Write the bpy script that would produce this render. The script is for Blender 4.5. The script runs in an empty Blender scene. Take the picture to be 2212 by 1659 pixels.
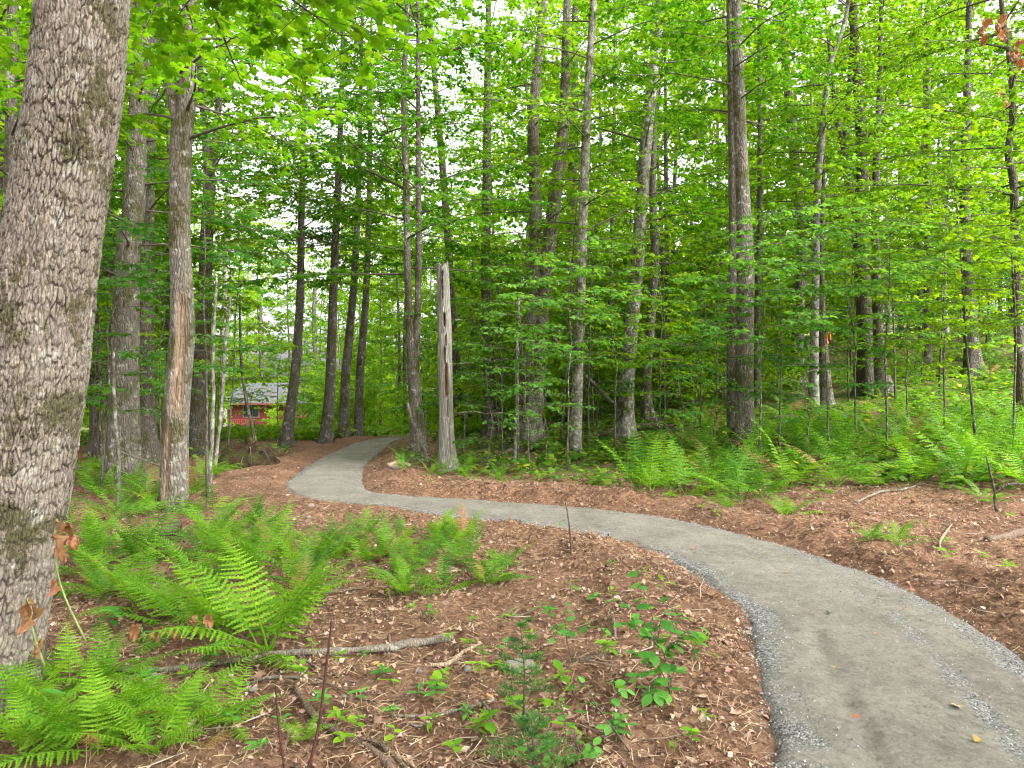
import bpy, math, random
import numpy as np
from mathutils import Vector, Matrix

PI = math.pi
S = bpy.context.scene
C = S.collection

# ------------------------------------------------------------------ camera, sky, sun, exposure
CAM_Z = 1.6
cd = bpy.data.cameras.new('camera'); cam = bpy.data.objects.new('camera', cd); C.objects.link(cam)
cd.sensor_width = 36.0; cd.lens = 26.0; cd.clip_start = 0.05; cd.clip_end = 1000.0
cam.location = (0, 0, CAM_Z); cam.rotation_euler = (PI / 2, 0, 0)
S.camera = cam

SUN_EL, SUN_AZ = math.radians(46), math.radians(118)          # azimuth clockwise from the view direction
W = bpy.data.worlds.new('World'); S.world = W; W.use_nodes = True
wn = W.node_tree.nodes; wl = W.node_tree.links
sky = wn.new('ShaderNodeTexSky'); sky.sky_type = 'NISHITA'; sky.sun_disc = False
sky.sun_elevation = SUN_EL; sky.sun_rotation = SUN_AZ
sky.air_density = 1.0; sky.dust_density = 6.0; sky.ozone_density = 1.0
hs = wn.new('ShaderNodeHueSaturation'); hs.inputs['Saturation'].default_value = 0.10; hs.inputs['Value'].default_value = 1.25
wl.new(sky.outputs[0], hs.inputs['Color'])
wl.new(hs.outputs[0], wn['Background'].inputs['Color'])
wn['Background'].inputs['Strength'].default_value = 0.15

sd = bpy.data.lights.new('sun', 'SUN'); sun = bpy.data.objects.new('sun', sd); C.objects.link(sun)
sd.energy = 1.1; sd.angle = math.radians(24); sd.color = (1.0, 0.95, 0.86)
sdir = Vector((math.sin(SUN_AZ) * math.cos(SUN_EL), math.cos(SUN_AZ) * math.cos(SUN_EL), math.sin(SUN_EL)))
sun.rotation_euler = sdir.to_track_quat('Z', 'Y').to_euler()

S.view_settings.view_transform = 'Standard'; S.view_settings.look = 'None'
S.view_settings.gamma = 1.0; S.view_settings.exposure = 2.2
S.render.engine = 'CYCLES'
cy = S.cycles
cy.max_bounces = 7; cy.diffuse_bounces = 4; cy.glossy_bounces = 1; cy.transmission_bounces = 5
cy.transparent_max_bounces = 4; cy.caustics_reflective = False; cy.caustics_refractive = False
cy.use_adaptive_sampling = True; cy.adaptive_threshold = 0.03; cy.adaptive_min_samples = 24; cy.pixel_filter_type = 'BLACKMAN_HARRIS'; cy.filter_width = 1.15
cy.use_denoising = True
cy.sample_clamp_indirect = 6.0

# ------------------------------------------------------------------ small maths
RNG = np.random.default_rng(11)

def hash2(ix, iy, s=0):
    n = (ix.astype(np.int64) * 374761393 + iy.astype(np.int64) * 668265263 + s * 974711) & 0x7fffffff
    n = ((n ^ (n >> 13)) * 1274126177) & 0x7fffffff
    n = (n ^ (n >> 16))
    return (n & 0xffff) / 65535.0

def vnoise(x, y, s=0):
    x = np.asarray(x, float); y = np.asarray(y, float)
    ix = np.floor(x); iy = np.floor(y); fx = x - ix; fy = y - iy
    fx = fx * fx * (3 - 2 * fx); fy = fy * fy * (3 - 2 * fy)
    a = hash2(ix, iy, s); b = hash2(ix + 1, iy, s); c = hash2(ix, iy + 1, s); d = hash2(ix + 1, iy + 1, s)
    return (a + (b - a) * fx) + ((c + (d - c) * fx) - (a + (b - a) * fx)) * fy - 0.5

def fbm(x, y, o=4, s=0):
    r = 0; a = 1.0
    for k in range(o):
        r = r + a * vnoise(x, y, s + k * 17); x = x * 2.03 + 5.1; y = y * 2.03 + 1.7; a *= 0.5
    return r

def sstep(a, b, x):
    t = np.clip((np.asarray(x, float) - a) / (b - a), 0, 1); return t * t * (3 - 2 * t)

def softplus(x, k):
    x = np.asarray(x, float)
    return np.where(x / k > 30, x, k * np.log1p(np.exp(np.minimum(x / k, 30))))

def catmull(P, n):
    P = np.asarray(P, float); m = len(P)
    if m == 2:
        t = np.linspace(0, 1, n)[:, None]; return P[0] * (1 - t) + P[1] * t
    E = np.vstack([2 * P[0] - P[1], P, 2 * P[-1] - P[-2]])
    t = np.linspace(0, m - 1 - 1e-9, n); i = t.astype(int); f = (t - i)[:, None]
    p0, p1, p2, p3 = E[i], E[i + 1], E[i + 2], E[i + 3]
    return 0.5 * (2 * p1 + (p2 - p0) * f + (2 * p0 - 5 * p1 + 4 * p2 - p3) * f ** 2 + (3 * p1 - p0 - 3 * p2 + p3) * f ** 3)

def unit(v):
    v = np.asarray(v, float); return v / (np.linalg.norm(v, axis=-1, keepdims=True) + 1e-12)

# ------------------------------------------------------------------ the trail, then the land around it
PL = np.array([(.3, 0), (.55, 1.2), (.9, 2.4), (1.17, 3.41), (1.45, 4.45), (1.6, 5.1), (1.6, 5.7), (1.5, 6.5), (1.25, 7.25), (.83, 7.9), (.4, 8.28), (0, 8.53), (-.57, 8.81),
               (-1.02, 9.12), (-1.54, 9.6), (-2.2, 9.97), (-2.97, 10.5), (-3.55, 11.6), (-3.84, 13.1), (-4.07, 15), (-4.18, 17), (-4.3, 20.1), (-4.1, 23), (-3.2, 26), (-1.8, 28)])
PR = np.array([(1.9, 0), (2.2, 1.2), (2.55, 2.4), (2.85, 3.5), (3.03, 4.5), (3.1, 5.3), (3.05, 6.1), (2.8, 7.0), (2.5, 7.8), (2.02, 8.6), (1.44, 9.2), (.6, 9.73), (0, 9.96),
               (-.6, 10.22), (-1.2, 10.45), (-1.68, 10.65), (-2.05, 10.95), (-2.35, 11.75), (-2.6, 12.9), (-2.9, 14.6), (-3.05, 17), (-3.3, 20.5), (-3.2, 23), (-2.5, 25.3), (-1.2, 27.2)])
NS = 420
EL = catmull(PL, NS); ER = catmull(PR, NS)
EM = (EL + ER) / 2; EH = np.linalg.norm(EL - ER, axis=1) / 2

def trail_dist(x, y):
    """signed metres outside the trail's edge (negative inside), and side (+1 right of the walker, -1 left)"""
    x = np.atleast_1d(np.asarray(x, float)); y = np.atleast_1d(np.asarray(y, float))
    out = np.full(x.shape, 99.0); side = np.ones(x.shape)
    near = np.where((x > -9) & (x < 8) & (y > -1) & (y < 31))[0]
    cm = EM[::2]; ch = EH[::2]; tg = np.gradient(cm, axis=0)
    for k in range(0, len(near), 20000):
        j = near[k:k + 20000]
        d = (x[j, None] - cm[None, :, 0]) ** 2 + (y[j, None] - cm[None, :, 1]) ** 2
        i = d.argmin(1); out[j] = np.sqrt(d[np.arange(len(j)), i]) - ch[i]
        cr = tg[i, 0] * (y[j] - cm[i, 1]) - tg[i, 1] * (x[j] - cm[i, 0]); side[j] = np.where(cr > 0, -1, 1)
    return out, side

def base_h(x, y):
    x = np.asarray(x, float); y = np.asarray(y, float)
    u = x * 0.7 + y * 0.5 - 9.0
    z = 0.14 * softplus(u, 1.2)
    z = np.where(z > 3.2, 3.2 + (z - 3.2) * 0.75, z)
    z = z + 0.09 * softplus(x * .6 + y * .35 - 14.0, 1.5) * sstep(70, 30, y)
    left = sstep(3.0, -5.0, x - 0.02 * (y - 20))
    z = z * (1 - left * sstep(12, 24, y) * 0.9)
    z = z - left * 0.0727 * softplus(y - 22.0, 1.5) * (1 - sstep(90, 110, y) * .3)
    return z

def rough_h(x, y, td, side):
    td = td + .10 * fbm(x * 3.1, y * 3.1, 3, 77) + .05 * vnoise(x * 11, y * 11, 78)
    z = 0.05 * fbm(x * .9, y * .9, 3, 3) + 0.035 * fbm(x * 3.7, y * 3.7, 3, 9) + 0.045 * fbm(x * 9, y * 9, 3, 21)
    berm = np.exp(-((td - .55) / .38) ** 2) * (0.06 + .11 * np.clip(vnoise(x * 1.6, y * 1.6, 5) + .55, 0, 1)) * np.where(side > 0, 1.0, .55)
    k = sstep(-.02, .22, td)
    heap = .07 * np.clip(fbm(x * 2.6, y * 2.6, 4, 91) + .1, -.2, 1) * np.exp(-((td - .9) / 1.0) ** 2) * np.where(side > 0, 1.6, .8) * sstep(14, 10, y)
    z = z + heap
    far = 1 + 2.0 * sstep(14, 40, y)
    return (z * far + berm) * k - 0.05 * (1 - sstep(-.12, .05, td))

def ground(x, y):
    td, sd_ = trail_dist(x, y)
    return base_h(np.atleast_1d(x), np.atleast_1d(y)) + rough_h(np.atleast_1d(np.asarray(x, float)), np.atleast_1d(np.asarray(y, float)), td, sd_)

def gz(x, y):
    return float(ground(x, y)[0])

F = 26.0 / 36.0 * 2212.0
def gp(px, py):
    """where the sight line through a point of the photograph (2212 wide) meets the land"""
    kx = (px - 1106) / F; kz = (830 - py) / F
    d = np.concatenate([np.arange(2, 40, .05), np.arange(40, 140, .25)])
    h = base_h(kx * d, d) - (CAM_Z + kz * d)
    i = np.where(h > 0)[0]
    dd = d[i[0]] if len(i) else 120.0
    return kx * dd, dd

def wp(px, py, d):
    return np.array([(px - 1106) / F * d, d, CAM_Z + (830 - py) / F * d])

# ------------------------------------------------------------------ mesh and object helpers
def mesh_np(name, V, faces, mat=None, smooth=True, attrs=None):
    """faces: list of int arrays (n,3) / (n,4)"""
    me = bpy.data.meshes.new(name)
    V = np.asarray(V, np.float32)
    faces = [np.asarray(f, np.int32) for f in faces if len(f)]
    me.vertices.add(len(V)); me.vertices.foreach_set('co', V.ravel())
    loops = np.concatenate([f.ravel() for f in faces]); tot = np.concatenate([np.full(len(f), f.shape[1], np.int32) for f in faces])
    st = np.concatenate([[0], np.cumsum(tot)[:-1]]).astype(np.int32)
    me.loops.add(len(loops)); me.loops.foreach_set('vertex_index', loops)
    me.polygons.add(len(tot)); me.polygons.foreach_set('loop_start', st); me.polygons.foreach_set('loop_total', tot)
    me.polygons.foreach_set('use_smooth', np.full(len(tot), smooth))
    for k, a in (attrs or {}).items():
        at = me.attributes.new(k, 'FLOAT', 'POINT'); at.data.foreach_set('value', np.asarray(a, np.float32))
    me.update(calc_edges=True)
    if mat: me.materials.append(mat)
    return me

def ob(name, data, parent=None, loc=None, rot=None, scale=None):
    o = bpy.data.objects.new(name, data); C.objects.link(o)
    if parent is not None: o.parent = parent
    if loc is not None: o.location = [float(v) for v in loc]
    if rot is not None: o.rotation_euler = rot
    if scale is not None: o.scale = (scale,) * 3 if np.isscalar(scale) else scale
    return o

def tag(o, label, cat=None, group=None, kind=None):
    o['label'] = label
    if cat: o['category'] = cat
    if group: o['group'] = group
    if kind: o['kind'] = kind
    return o

def thing(name, label, cat, loc=(0, 0, 0), rot=None, scale=None, group=None):
    return tag(ob(name, None, None, loc, rot, scale), label, cat, group)

class Geo:
    """collects tubes, leaves and boxes, then becomes one mesh"""
    def __init__(s): s.V = []; s.F3 = []; s.F4 = []; s.n = 0; s.A = []
    def add(s, V, f3=None, f4=None, a=0.0):
        V = np.asarray(V, float)
        s.V.append(V)
        if f3 is not None and len(f3): s.F3.append(np.asarray(f3) + s.n)
        if f4 is not None and len(f4): s.F4.append(np.asarray(f4) + s.n)
        s.A.append(np.full(len(V), a) if np.isscalar(a) else a)
        s.n += len(V)
    def tube(s, P, R, sides=6, cap=True, a=0.0):
        P = np.asarray(P, float); n = len(P); R = np.broadcast_to(np.asarray(R, float), (n,))
        T = unit(np.gradient(P, axis=0))
        ref = np.array([0, 0, 1.0]) if abs(T[:, 2]).mean() < .8 else np.array([1.0, 0, 0])
        A = unit(np.cross(T, ref)); B = np.cross(T, A)
        th = np.arange(sides) * 2 * PI / sides
        V = P[:, None] + R[:, None, None] * (A[:, None] * np.cos(th)[None, :, None] + B[:, None] * np.sin(th)[None, :, None])
        i = np.arange(n - 1)[:, None] * sides; j = np.arange(sides)[None]; k = (j + 1) % sides
        q = np.stack([i + j, i + k, i + sides + k, i + sides + j], -1).reshape(-1, 4)
        V = V.reshape(-1, 3); f3 = []
        if cap:
            m = len(V); V = np.vstack([V, P[0], P[-1]])
            f3 = [(m, (b + 1) % sides, b) for b in range(sides)] + [(m + 1, (n - 1) * sides + b, (n - 1) * sides + (b + 1) % sides) for b in range(sides)]
        s.add(V, f3, q, a)
    def box(s, lo, hi, a=0.0):
        x0, y0, z0 = lo; x1, y1, z1 = hi
        V = [(x0, y0, z0), (x1, y0, z0), (x1, y1, z0), (x0, y1, z0), (x0, y0, z1), (x1, y0, z1), (x1, y1, z1), (x0, y1, z1)]
        s.add(V, None, [(0, 3, 2, 1), (4, 5, 6, 7), (0, 1, 5, 4), (1, 2, 6, 5), (2, 3, 7, 6), (3, 0, 4, 7)], a)
    def leaves(s, T, P, D, N, Sc, a=0.0):
        """template T=(verts (x across, y along, z up), tris) at P pointing D with upper side N, size Sc"""
        P = np.asarray(P, float)
        if len(P) == 0: return
        D = unit(D); X = unit(np.cross(D, N)); N = np.cross(X, D)
        tv, tf = T
        Sc = np.broadcast_to(np.asarray(Sc, float), (len(P),))
        V = P[:, None] + Sc[:, None, None] * (X[:, None] * tv[None, :, 0:1] + D[:, None] * tv[None, :, 1:2] + N[:, None] * tv[None, :, 2:3])
        f = tf[None] + (np.arange(len(P)) * len(tv))[:, None, None]
        s.add(V.reshape(-1, 3), f.reshape(-1, 3), None, a)
    def mesh(s, name, mat, smooth=True, attr=None):
        f = []
        if s.F3: f.append(np.concatenate(s.F3))
        if s.F4: f.append(np.concatenate(s.F4))
        return mesh_np(name, np.concatenate(s.V), f, mat, smooth, {attr: np.concatenate(s.A)} if attr else None)

# leaf templates ------------------------------------------------------
def fan(outline, c):
    n = len(outline); v = np.array([c] + list(outline), float)
    return v, np.array([(0, 1 + (i + 1) % n, 1 + i) for i in range(n)])
_h = [(.05, .02), (.24, -.06), (.44, .08), (.33, .2), (.62, .42), (.5, .47), (.52, .6), (.27, .52), (.29, .74), (.15, .74)]
MAPLE_HI = fan([(x, y, -.22 * abs(x) ** 1.3 - .1 * y * y) for x, y in _h] + [(0, 1.0, -.16)] + [(-x, y, -.22 * abs(x) ** 1.3 - .1 * y * y) for x, y in _h[::-1]], (0, .34, .02))
MAPLE_LO = (np.array([(0, 0, 0), (.52, .3, -.10), (.22, .52, 0), (0, 1, -.14), (-.22, .52, 0), (-.52, .3, -.10)], float), np.array([(0, 1, 2), (0, 2, 4), (0, 4, 5), (2, 3, 4)]))
DIAMOND = (np.array([(0, 0, 0), (.46, .45, -.08), (0, 1, -.1), (-.46, .45, -.08)], float), np.array([(0, 1, 2), (0, 2, 3)]))
_o = [(.17, .12), (.3, .34), (.31, .55), (.2, .8)]
OVAL = (np.array([(0, 0, 0)] + [(x, y, .05 - .12 * y * y) for x, y in _o] + [(0, 1, -.14)] + [(-x, y, .05 - .12 * y * y) for x, y in _o[::-1]] + [(0, .34, .0), (0, .6, -.04)], float),
        np.array([(0, 1, 10), (1, 2, 10), (2, 3, 11), (2, 11, 10), (3, 4, 11), (4, 5, 11), (5, 6, 11), (6, 7, 11), (7, 8, 10), (7, 10, 11), (8, 9, 10), (9, 0, 10)]))

# ------------------------------------------------------------------ materials
def nmat(name):
    m = bpy.data.materials.new(name); m.use_nodes = True
    n = m.node_tree.nodes; l = m.node_tree.links
    return m, n, l, n['Principled BSDF']

def ramp(n, stops, interp='LINEAR'):
    r = n.new('ShaderNodeValToRGB'); e = r.color_ramp.elements; r.color_ramp.interpolation = interp
    while len(e) < len(stops): e.new(.5)
    for x, (p, c) in zip(e, stops): x.position = p; x.color = (*c, 1) if len(c) == 3 else c
    return r

def noise_n(n, l, vec, scale, detail=4, rough=.55):
    t = n.new('ShaderNodeTexNoise'); t.inputs['Scale'].default_value = scale; t.inputs['Detail'].default_value = detail; t.inputs['Roughness'].default_value = rough
    if vec is not None: l.new(vec, t.inputs['Vector'])
    return t

def mixc(n, l, fac, a, b, mode='MIX'):
    m = n.new('ShaderNodeMix'); m.data_type = 'RGBA'; m.blend_type = mode
    for k, v in ((0, fac), (6, a), (7, b)):
        if hasattr(v, 'is_linked') or hasattr(v, 'links'): l.new(v, m.inputs[k])
        else: m.inputs[k].default_value = v if k == 0 else ((*v, 1) if len(v) == 3 else v)
    return m.outputs[2]

def bump(n, l, h, dist, strength=1.0, nrm=None):
    b = n.new('ShaderNodeBump'); b.inputs['Distance'].default_value = dist; b.inputs['Strength'].default_value = strength
    l.new(h, b.inputs['Height'])
    if nrm is not None: l.new(nrm, b.inputs['Normal'])
    return b.outputs[0]

def leaf_mat(name, stops, trans, tw=.45, rough=.55, vary=.35, spec=.16):
    m, n, l, p = nmat(name)
    g = n.new('ShaderNodeNewGeometry'); oi = n.new('ShaderNodeObjectInfo')
    r = ramp(n, stops); l.new(g.outputs['Random Per Island'], r.inputs[0])
    hv = n.new('ShaderNodeHueSaturation'); l.new(r.outputs[0], hv.inputs['Color'])
    mr = n.new('ShaderNodeMapRange'); l.new(oi.outputs['Random'], mr.inputs[0]); mr.inputs[3].default_value = 1 - vary; mr.inputs[4].default_value = 1 + vary * .6
    l.new(mr.outputs[0], hv.inputs['Value'])
    mh = n.new('ShaderNodeMapRange'); l.new(oi.outputs['Random'], mh.inputs[0]); mh.inputs[3].default_value = .512; mh.inputs[4].default_value = .485
    l.new(mh.outputs[0], hv.inputs['Hue'])
    l.new(hv.outputs[0], p.inputs['Base Color']); p.inputs['Roughness'].default_value = rough
    p.inputs['Specular IOR Level'].default_value = spec
    if tw > 0:
        t = n.new('ShaderNodeBsdfTranslucent'); l.new(mixc(n, l, 1.0, hv.outputs[0], trans, 'MULTIPLY'), t.inputs['Color'])
        mx = n.new('ShaderNodeMixShader'); mx.inputs[0].default_value = tw
        l.new(p.outputs[0], mx.inputs[1]); l.new(t.outputs[0], mx.inputs[2]); l.new(mx.outputs[0], n['Material Output'].inputs[0])
    return m

M = {}
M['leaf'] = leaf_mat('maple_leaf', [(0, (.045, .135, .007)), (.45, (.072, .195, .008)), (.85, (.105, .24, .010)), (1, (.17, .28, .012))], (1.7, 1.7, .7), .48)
M['leaf_bright'] = leaf_mat('sun_painted_maple_leaf', [(0, (.085, .20, .007)), (.5, (.12, .25, .008)), (1, (.19, .30, .010))], (1.75, 1.65, .7), .5)  # lit copy of the maple leaf: sunlight put into a brighter, yellower colour
M['leaf_near'] = leaf_mat('overhead_maple_leaf', [(0, (.08, .20, .008)), (.5, (.115, .255, .009)), (1, (.17, .29, .012))], (1.9, 1.85, .75), .58)  # colour lightened to stand in for light the crown above keeps out
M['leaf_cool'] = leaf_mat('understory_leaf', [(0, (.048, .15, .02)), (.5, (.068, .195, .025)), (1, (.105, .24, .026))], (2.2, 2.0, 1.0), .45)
M['leaf_far'] = leaf_mat('far_leaf', [(0, (.07, .18, .007)), (.5, (.115, .245, .009)), (1, (.18, .29, .012))], (1.85, 1.75, .75), .5, vary=.45)
M['fern'] = leaf_mat('fern_green', [(0, (.065, .18, .018)), (.6, (.095, .235, .022)), (.96, (.14, .28, .024)), (1, (.3, .26, .04))], (2.0, 1.9, .8), .42, vary=.45)
M['fern_yellow'] = leaf_mat('fern_yellow_green', [(0, (.09, .23, .012)), (.6, (.13, .28, .015)), (1, (.19, .32, .018))], (2.0, 1.9, .9), .42, vary=.25)
M['fern_dry'] = leaf_mat('fern_withered', [(0, (.2, .11, .04)), (1, (.34, .22, .08))], (1.4, 1.2, .8), .3)
M['herb'] = leaf_mat('herb_green', [(0, (.05, .19, .03)), (.5, (.07, .23, .04)), (.9, (.12, .28, .03)), (1, (.3, .32, .03))], (2.0, 2.0, .9), .38, rough=.4)
M['cover'] = leaf_mat('ground_cover_green', [(0, (.05, .14, .015)), (.5, (.09, .2, .018)), (.92, (.16, .27, .02)), (1, (.36, .3, .04))], (2.2, 2.0, .9), .4)
M['needle'] = leaf_mat('fir_needle', [(0, (.035, .11, .03)), (.5, (.06, .16, .035)), (1, (.11, .23, .035))], (1.6, 1.6, 1.0), .2)
M['dry'] = leaf_mat('dead_leaf', [(0, (.07, .043, .033)), (.2, (.195, .115, .082)), (.5, (.31, .188, .13)), (.8, (.395, .262, .188)), (.95, (.46, .36, .285)), (1, (.45, .24, .11))], (1.3, 1.0, .7), .15, rough=.65, vary=.0, spec=.25)
M['dry_big'] = leaf_mat('dried_hanging_leaf', [(0, (.2, .088, .042)), (.5, (.28, .14, .068)), (1, (.3, .2, .1))], (1.5, 1.0, .6), .3, rough=.6, vary=.25)
M['needles_brown'] = leaf_mat('brown_needle', [(0, (.10, .052, .033)), (.5, (.25, .138, .084)), (1, (.46, .34, .22))], (1, 1, 1), 0, rough=.7, vary=0)

def plain(name, col, rough=.7, var=.25, scale=12, bmp=0.0, bscale=40):
    m, n, l, p = nmat(name)
    tc = n.new('ShaderNodeTexCoord'); t = noise_n(n, l, tc.outputs['Object'], scale, 5)
    c0 = tuple(v * (1 - var) for v in col); c1 = tuple(min(1, v * (1 + var)) for v in col)
    r = ramp(n, [(.3, c0), (.7, c1)]); l.new(t.outputs[0], r.inputs[0]); l.new(r.outputs[0], p.inputs['Base Color'])
    p.inputs['Roughness'].default_value = rough; p.inputs['Specular IOR Level'].default_value = .25
    if bmp:
        t2 = noise_n(n, l, tc.outputs['Object'], bscale, 6); l.new(bump(n, l, t2.outputs[0], bmp), p.inputs['Normal'])
    return m

def bark_mat(name, lo, hi, moss=.5, lich=.5, cell=26.0, zs=.28, dep=.012, geo=False, patch=None):
    m, n, l, p = nmat(name)
    tc = n.new('ShaderNodeTexCoord'); oi = n.new('ShaderNodeObjectInfo')
    add = n.new('ShaderNodeVectorMath'); add.operation = 'ADD'; l.new(tc.outputs['Object'], add.inputs[0])
    cx = n.new('ShaderNodeCombineXYZ')
    ml = n.new('ShaderNodeMath'); ml.operation = 'MULTIPLY'; ml.inputs[1].default_value = 37.0; l.new(oi.outputs['Random'], ml.inputs[0])
    l.new(ml.outputs[0], cx.inputs[2]); l.new(cx.outputs[0], add.inputs[1])
    mp = n.new('ShaderNodeMapping'); mp.inputs['Scale'].default_value = (1, 1, zs); l.new(add.outputs[0], mp.inputs['Vector'])
    warp = noise_n(n, l, mp.outputs[0], cell * .35, 3)
    wm = n.new('ShaderNodeVectorMath'); wm.operation = 'SCALE'; wm.inputs['Scale'].default_value = .045; l.new(warp.outputs['Color'], wm.inputs[0])
    wa = n.new('ShaderNodeVectorMath'); wa.operation = 'ADD'; l.new(mp.outputs[0], wa.inputs[0]); l.new(wm.outputs[0], wa.inputs[1])
    vo = n.new('ShaderNodeTexVoronoi'); vo.feature = 'DISTANCE_TO_EDGE'; vo.inputs['Scale'].default_value = cell; l.new(wa.outputs[0], vo.inputs['Vector'])
    vc = n.new('ShaderNodeTexVoronoi'); vc.inputs['Scale'].default_value = cell; l.new(wa.outputs[0], vc.inputs['Vector'])
    fine = noise_n(n, l, mp.outputs[0], cell * 4, 6, .65)
    big = noise_n(n, l, add.outputs[0], 2.6, 6)
    r = ramp(n, [(.28, lo), (.72, hi)]); l.new(fine.outputs[0], r.inputs[0])
    sep = n.new('ShaderNodeSeparateColor'); l.new(vc.outputs['Color'], sep.inputs[0])
    pr = ramp(n, [(0, (.72, .72, .72)), (1, (1.25, 1.2, 1.15))]); l.new(sep.outputs[0], pr.inputs[0])
    col = mixc(n, l, .8, r.outputs[0], pr.outputs[0], 'MULTIPLY')
    er = ramp(n, [(0, (1, 1, 1)), (.16, (0, 0, 0))]); l.new(vo.outputs[0], er.inputs[0])
    crk = n.new('ShaderNodeMath'); crk.operation = 'MULTIPLY'; crk.inputs[1].default_value = .55 if not geo else .12; l.new(er.outputs[0], crk.inputs[0])
    col = mixc(n, l, crk.outputs[0], col, (.055, .042, .032))
    if lich > 0:
        ln = noise_n(n, l, add.outputs[0], 9.0, 5, .7); lr = ramp(n, [(.60 - .06 * lich, (0, 0, 0)), (.68 - .06 * lich, (1, 1, 1))]); l.new(ln.outputs[0], lr.inputs[0])
        lm = n.new('ShaderNodeMath'); lm.operation = 'MULTIPLY'; lm.inputs[1].default_value = .55; l.new(lr.outputs[0], lm.inputs[0])
        col = mixc(n, l, lm.outputs[0], col, (.42, .42, .37))
    if moss > 0:
        mn = noise_n(n, l, add.outputs[0], 5.0, 10, .8); mm = n.new('ShaderNodeMath'); mm.operation = 'MULTIPLY'; cr_ = n.new('ShaderNodeMapRange'); l.new(sep.outputs[1], cr_.inputs[0]); cr_.inputs[3].default_value = .86; cr_.inputs[4].default_value = 1.1
        m0 = n.new('ShaderNodeMath'); m0.operation = 'MULTIPLY'; l.new(mn.outputs[0], m0.inputs[0]); l.new(cr_.outputs[0], m0.inputs[1])
        l.new(m0.outputs[0], mm.inputs[0]); l.new(big.outputs[0], mm.inputs[1])
        mr_ = ramp(n, [(.285 - .05 * moss, (0, 0, 0)), (.33 - .05 * moss, (1, 1, 1))]); l.new(mm.outputs[0], mr_.inputs[0])
        m2 = n.new('ShaderNodeMath'); m2.operation = 'MULTIPLY'; m2.inputs[1].default_value = .85; l.new(mr_.outputs[0], m2.inputs[0])
        mc = ramp(n, [(.35, (.028, .026, .010)), (.7, (.095, .088, .022))]); l.new(fine.outputs[0], mc.inputs[0])
        col = mixc(n, l, m2.outputs[0], col, mc.outputs[0])
    if patch:
        at = n.new('ShaderNodeAttribute'); at.attribute_name = 'patch'
        pn = n.new('ShaderNodeMapping'); pn.inputs['Scale'].default_value = (1, 1, .12); l.new(add.outputs[0], pn.inputs['Vector'])
        wn_ = noise_n(n, l, pn.outputs[0], 60, 5, .6); wr = ramp(n, [(.3, patch[0]), (.7, patch[1])]); l.new(wn_.outputs[0], wr.inputs[0])
        col = mixc(n, l, at.outputs['Fac'], col, wr.outputs[0])
    l.new(col, p.inputs['Base Color']); p.inputs['Roughness'].default_value = .85; p.inputs['Specular IOR Level'].default_value = .2
    hr = ramp(n, [(0, (0, 0, 0)), (.3, (1, 1, 1))]); l.new(vo.outputs[0], hr.inputs[0])
    h = n.new('ShaderNodeMath'); h.operation = 'MULTIPLY_ADD'; h.inputs[1].default_value = .45; l.new(fine.outputs[0], h.inputs[0]); l.new(hr.outputs[0], h.inputs[2])
    l.new(bump(n, l, h.outputs[0], dep), p.inputs['Normal'])
    return m

M['bark_near'] = bark_mat('near_maple_bark', (.135, .116, .095), (.32, .283, .24), .55, .5, 50, .25, .004, geo=True, patch=((.045, .034, .026), (.10, .08, .06)))
M['bark'] = bark_mat('grey_maple_bark', (.07, .064, .052), (.18, .166, .14), .4, .6)
M['bark_dark'] = bark_mat('dark_bark', (.05, .045, .037), (.135, .122, .102), .35, .45)
M['bark_pale'] = bark_mat('pale_smooth_bark', (.115, .108, .092), (.225, .212, .182), .25, 1.4, 14, .5, .005)
M['bark_scar'] = bark_mat('scarred_maple_bark', (.095, .082, .066), (.225, .205, .172), .6, .6, patch=((.10, .058, .036), (.38, .28, .195)))
M['bark_snag'] = bark_mat('weathered_dead_wood', (.165, .157, .135), (.36, .348, .305), 0, .25, 40, .05, .012, patch=((.05, .02, .012), (.28, .11, .05)))
M['bark_birch'] = bark_mat('birch_bark', (.4, .4, .36), (.66, .65, .6), 0, .3, 10, 2.5, .003)
M['twig'] = plain('twig_wood', (.085, .07, .055), .8, .4, 20)
M['twig_green'] = plain('green_stem', (.16, .20, .06), .6, .3, 20)
M['stem_red'] = plain('red_brown_stem', (.065, .025, .022), .6, .3, 30)
M['stick_grey'] = bark_mat('weathered_stick', (.10, .085, .067), (.27, .235, .19), .25, .4, 60, .1, .004)
M['stick_brown'] = bark_mat('brown_stick', (.075, .052, .037), (.19, .137, .097), .1, .0, 50, .12, .004)
M['stick_pale'] = bark_mat('pale_broken_wood', (.24, .165, .105), (.42, .31, .215), 0, 0, 50, .08, .004)
M['stone'] = plain('field_stone', (.2, .175, .148), .85, .25, 14, .006, 50)

M['twig_mix'] = leaf_mat('dead_twig', [(0, (.10, .07, .05)), (.5, (.24, .18, .13)), (1, (.45, .38, .3))], (1, 1, 1), 0, rough=.85, vary=0)
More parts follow.
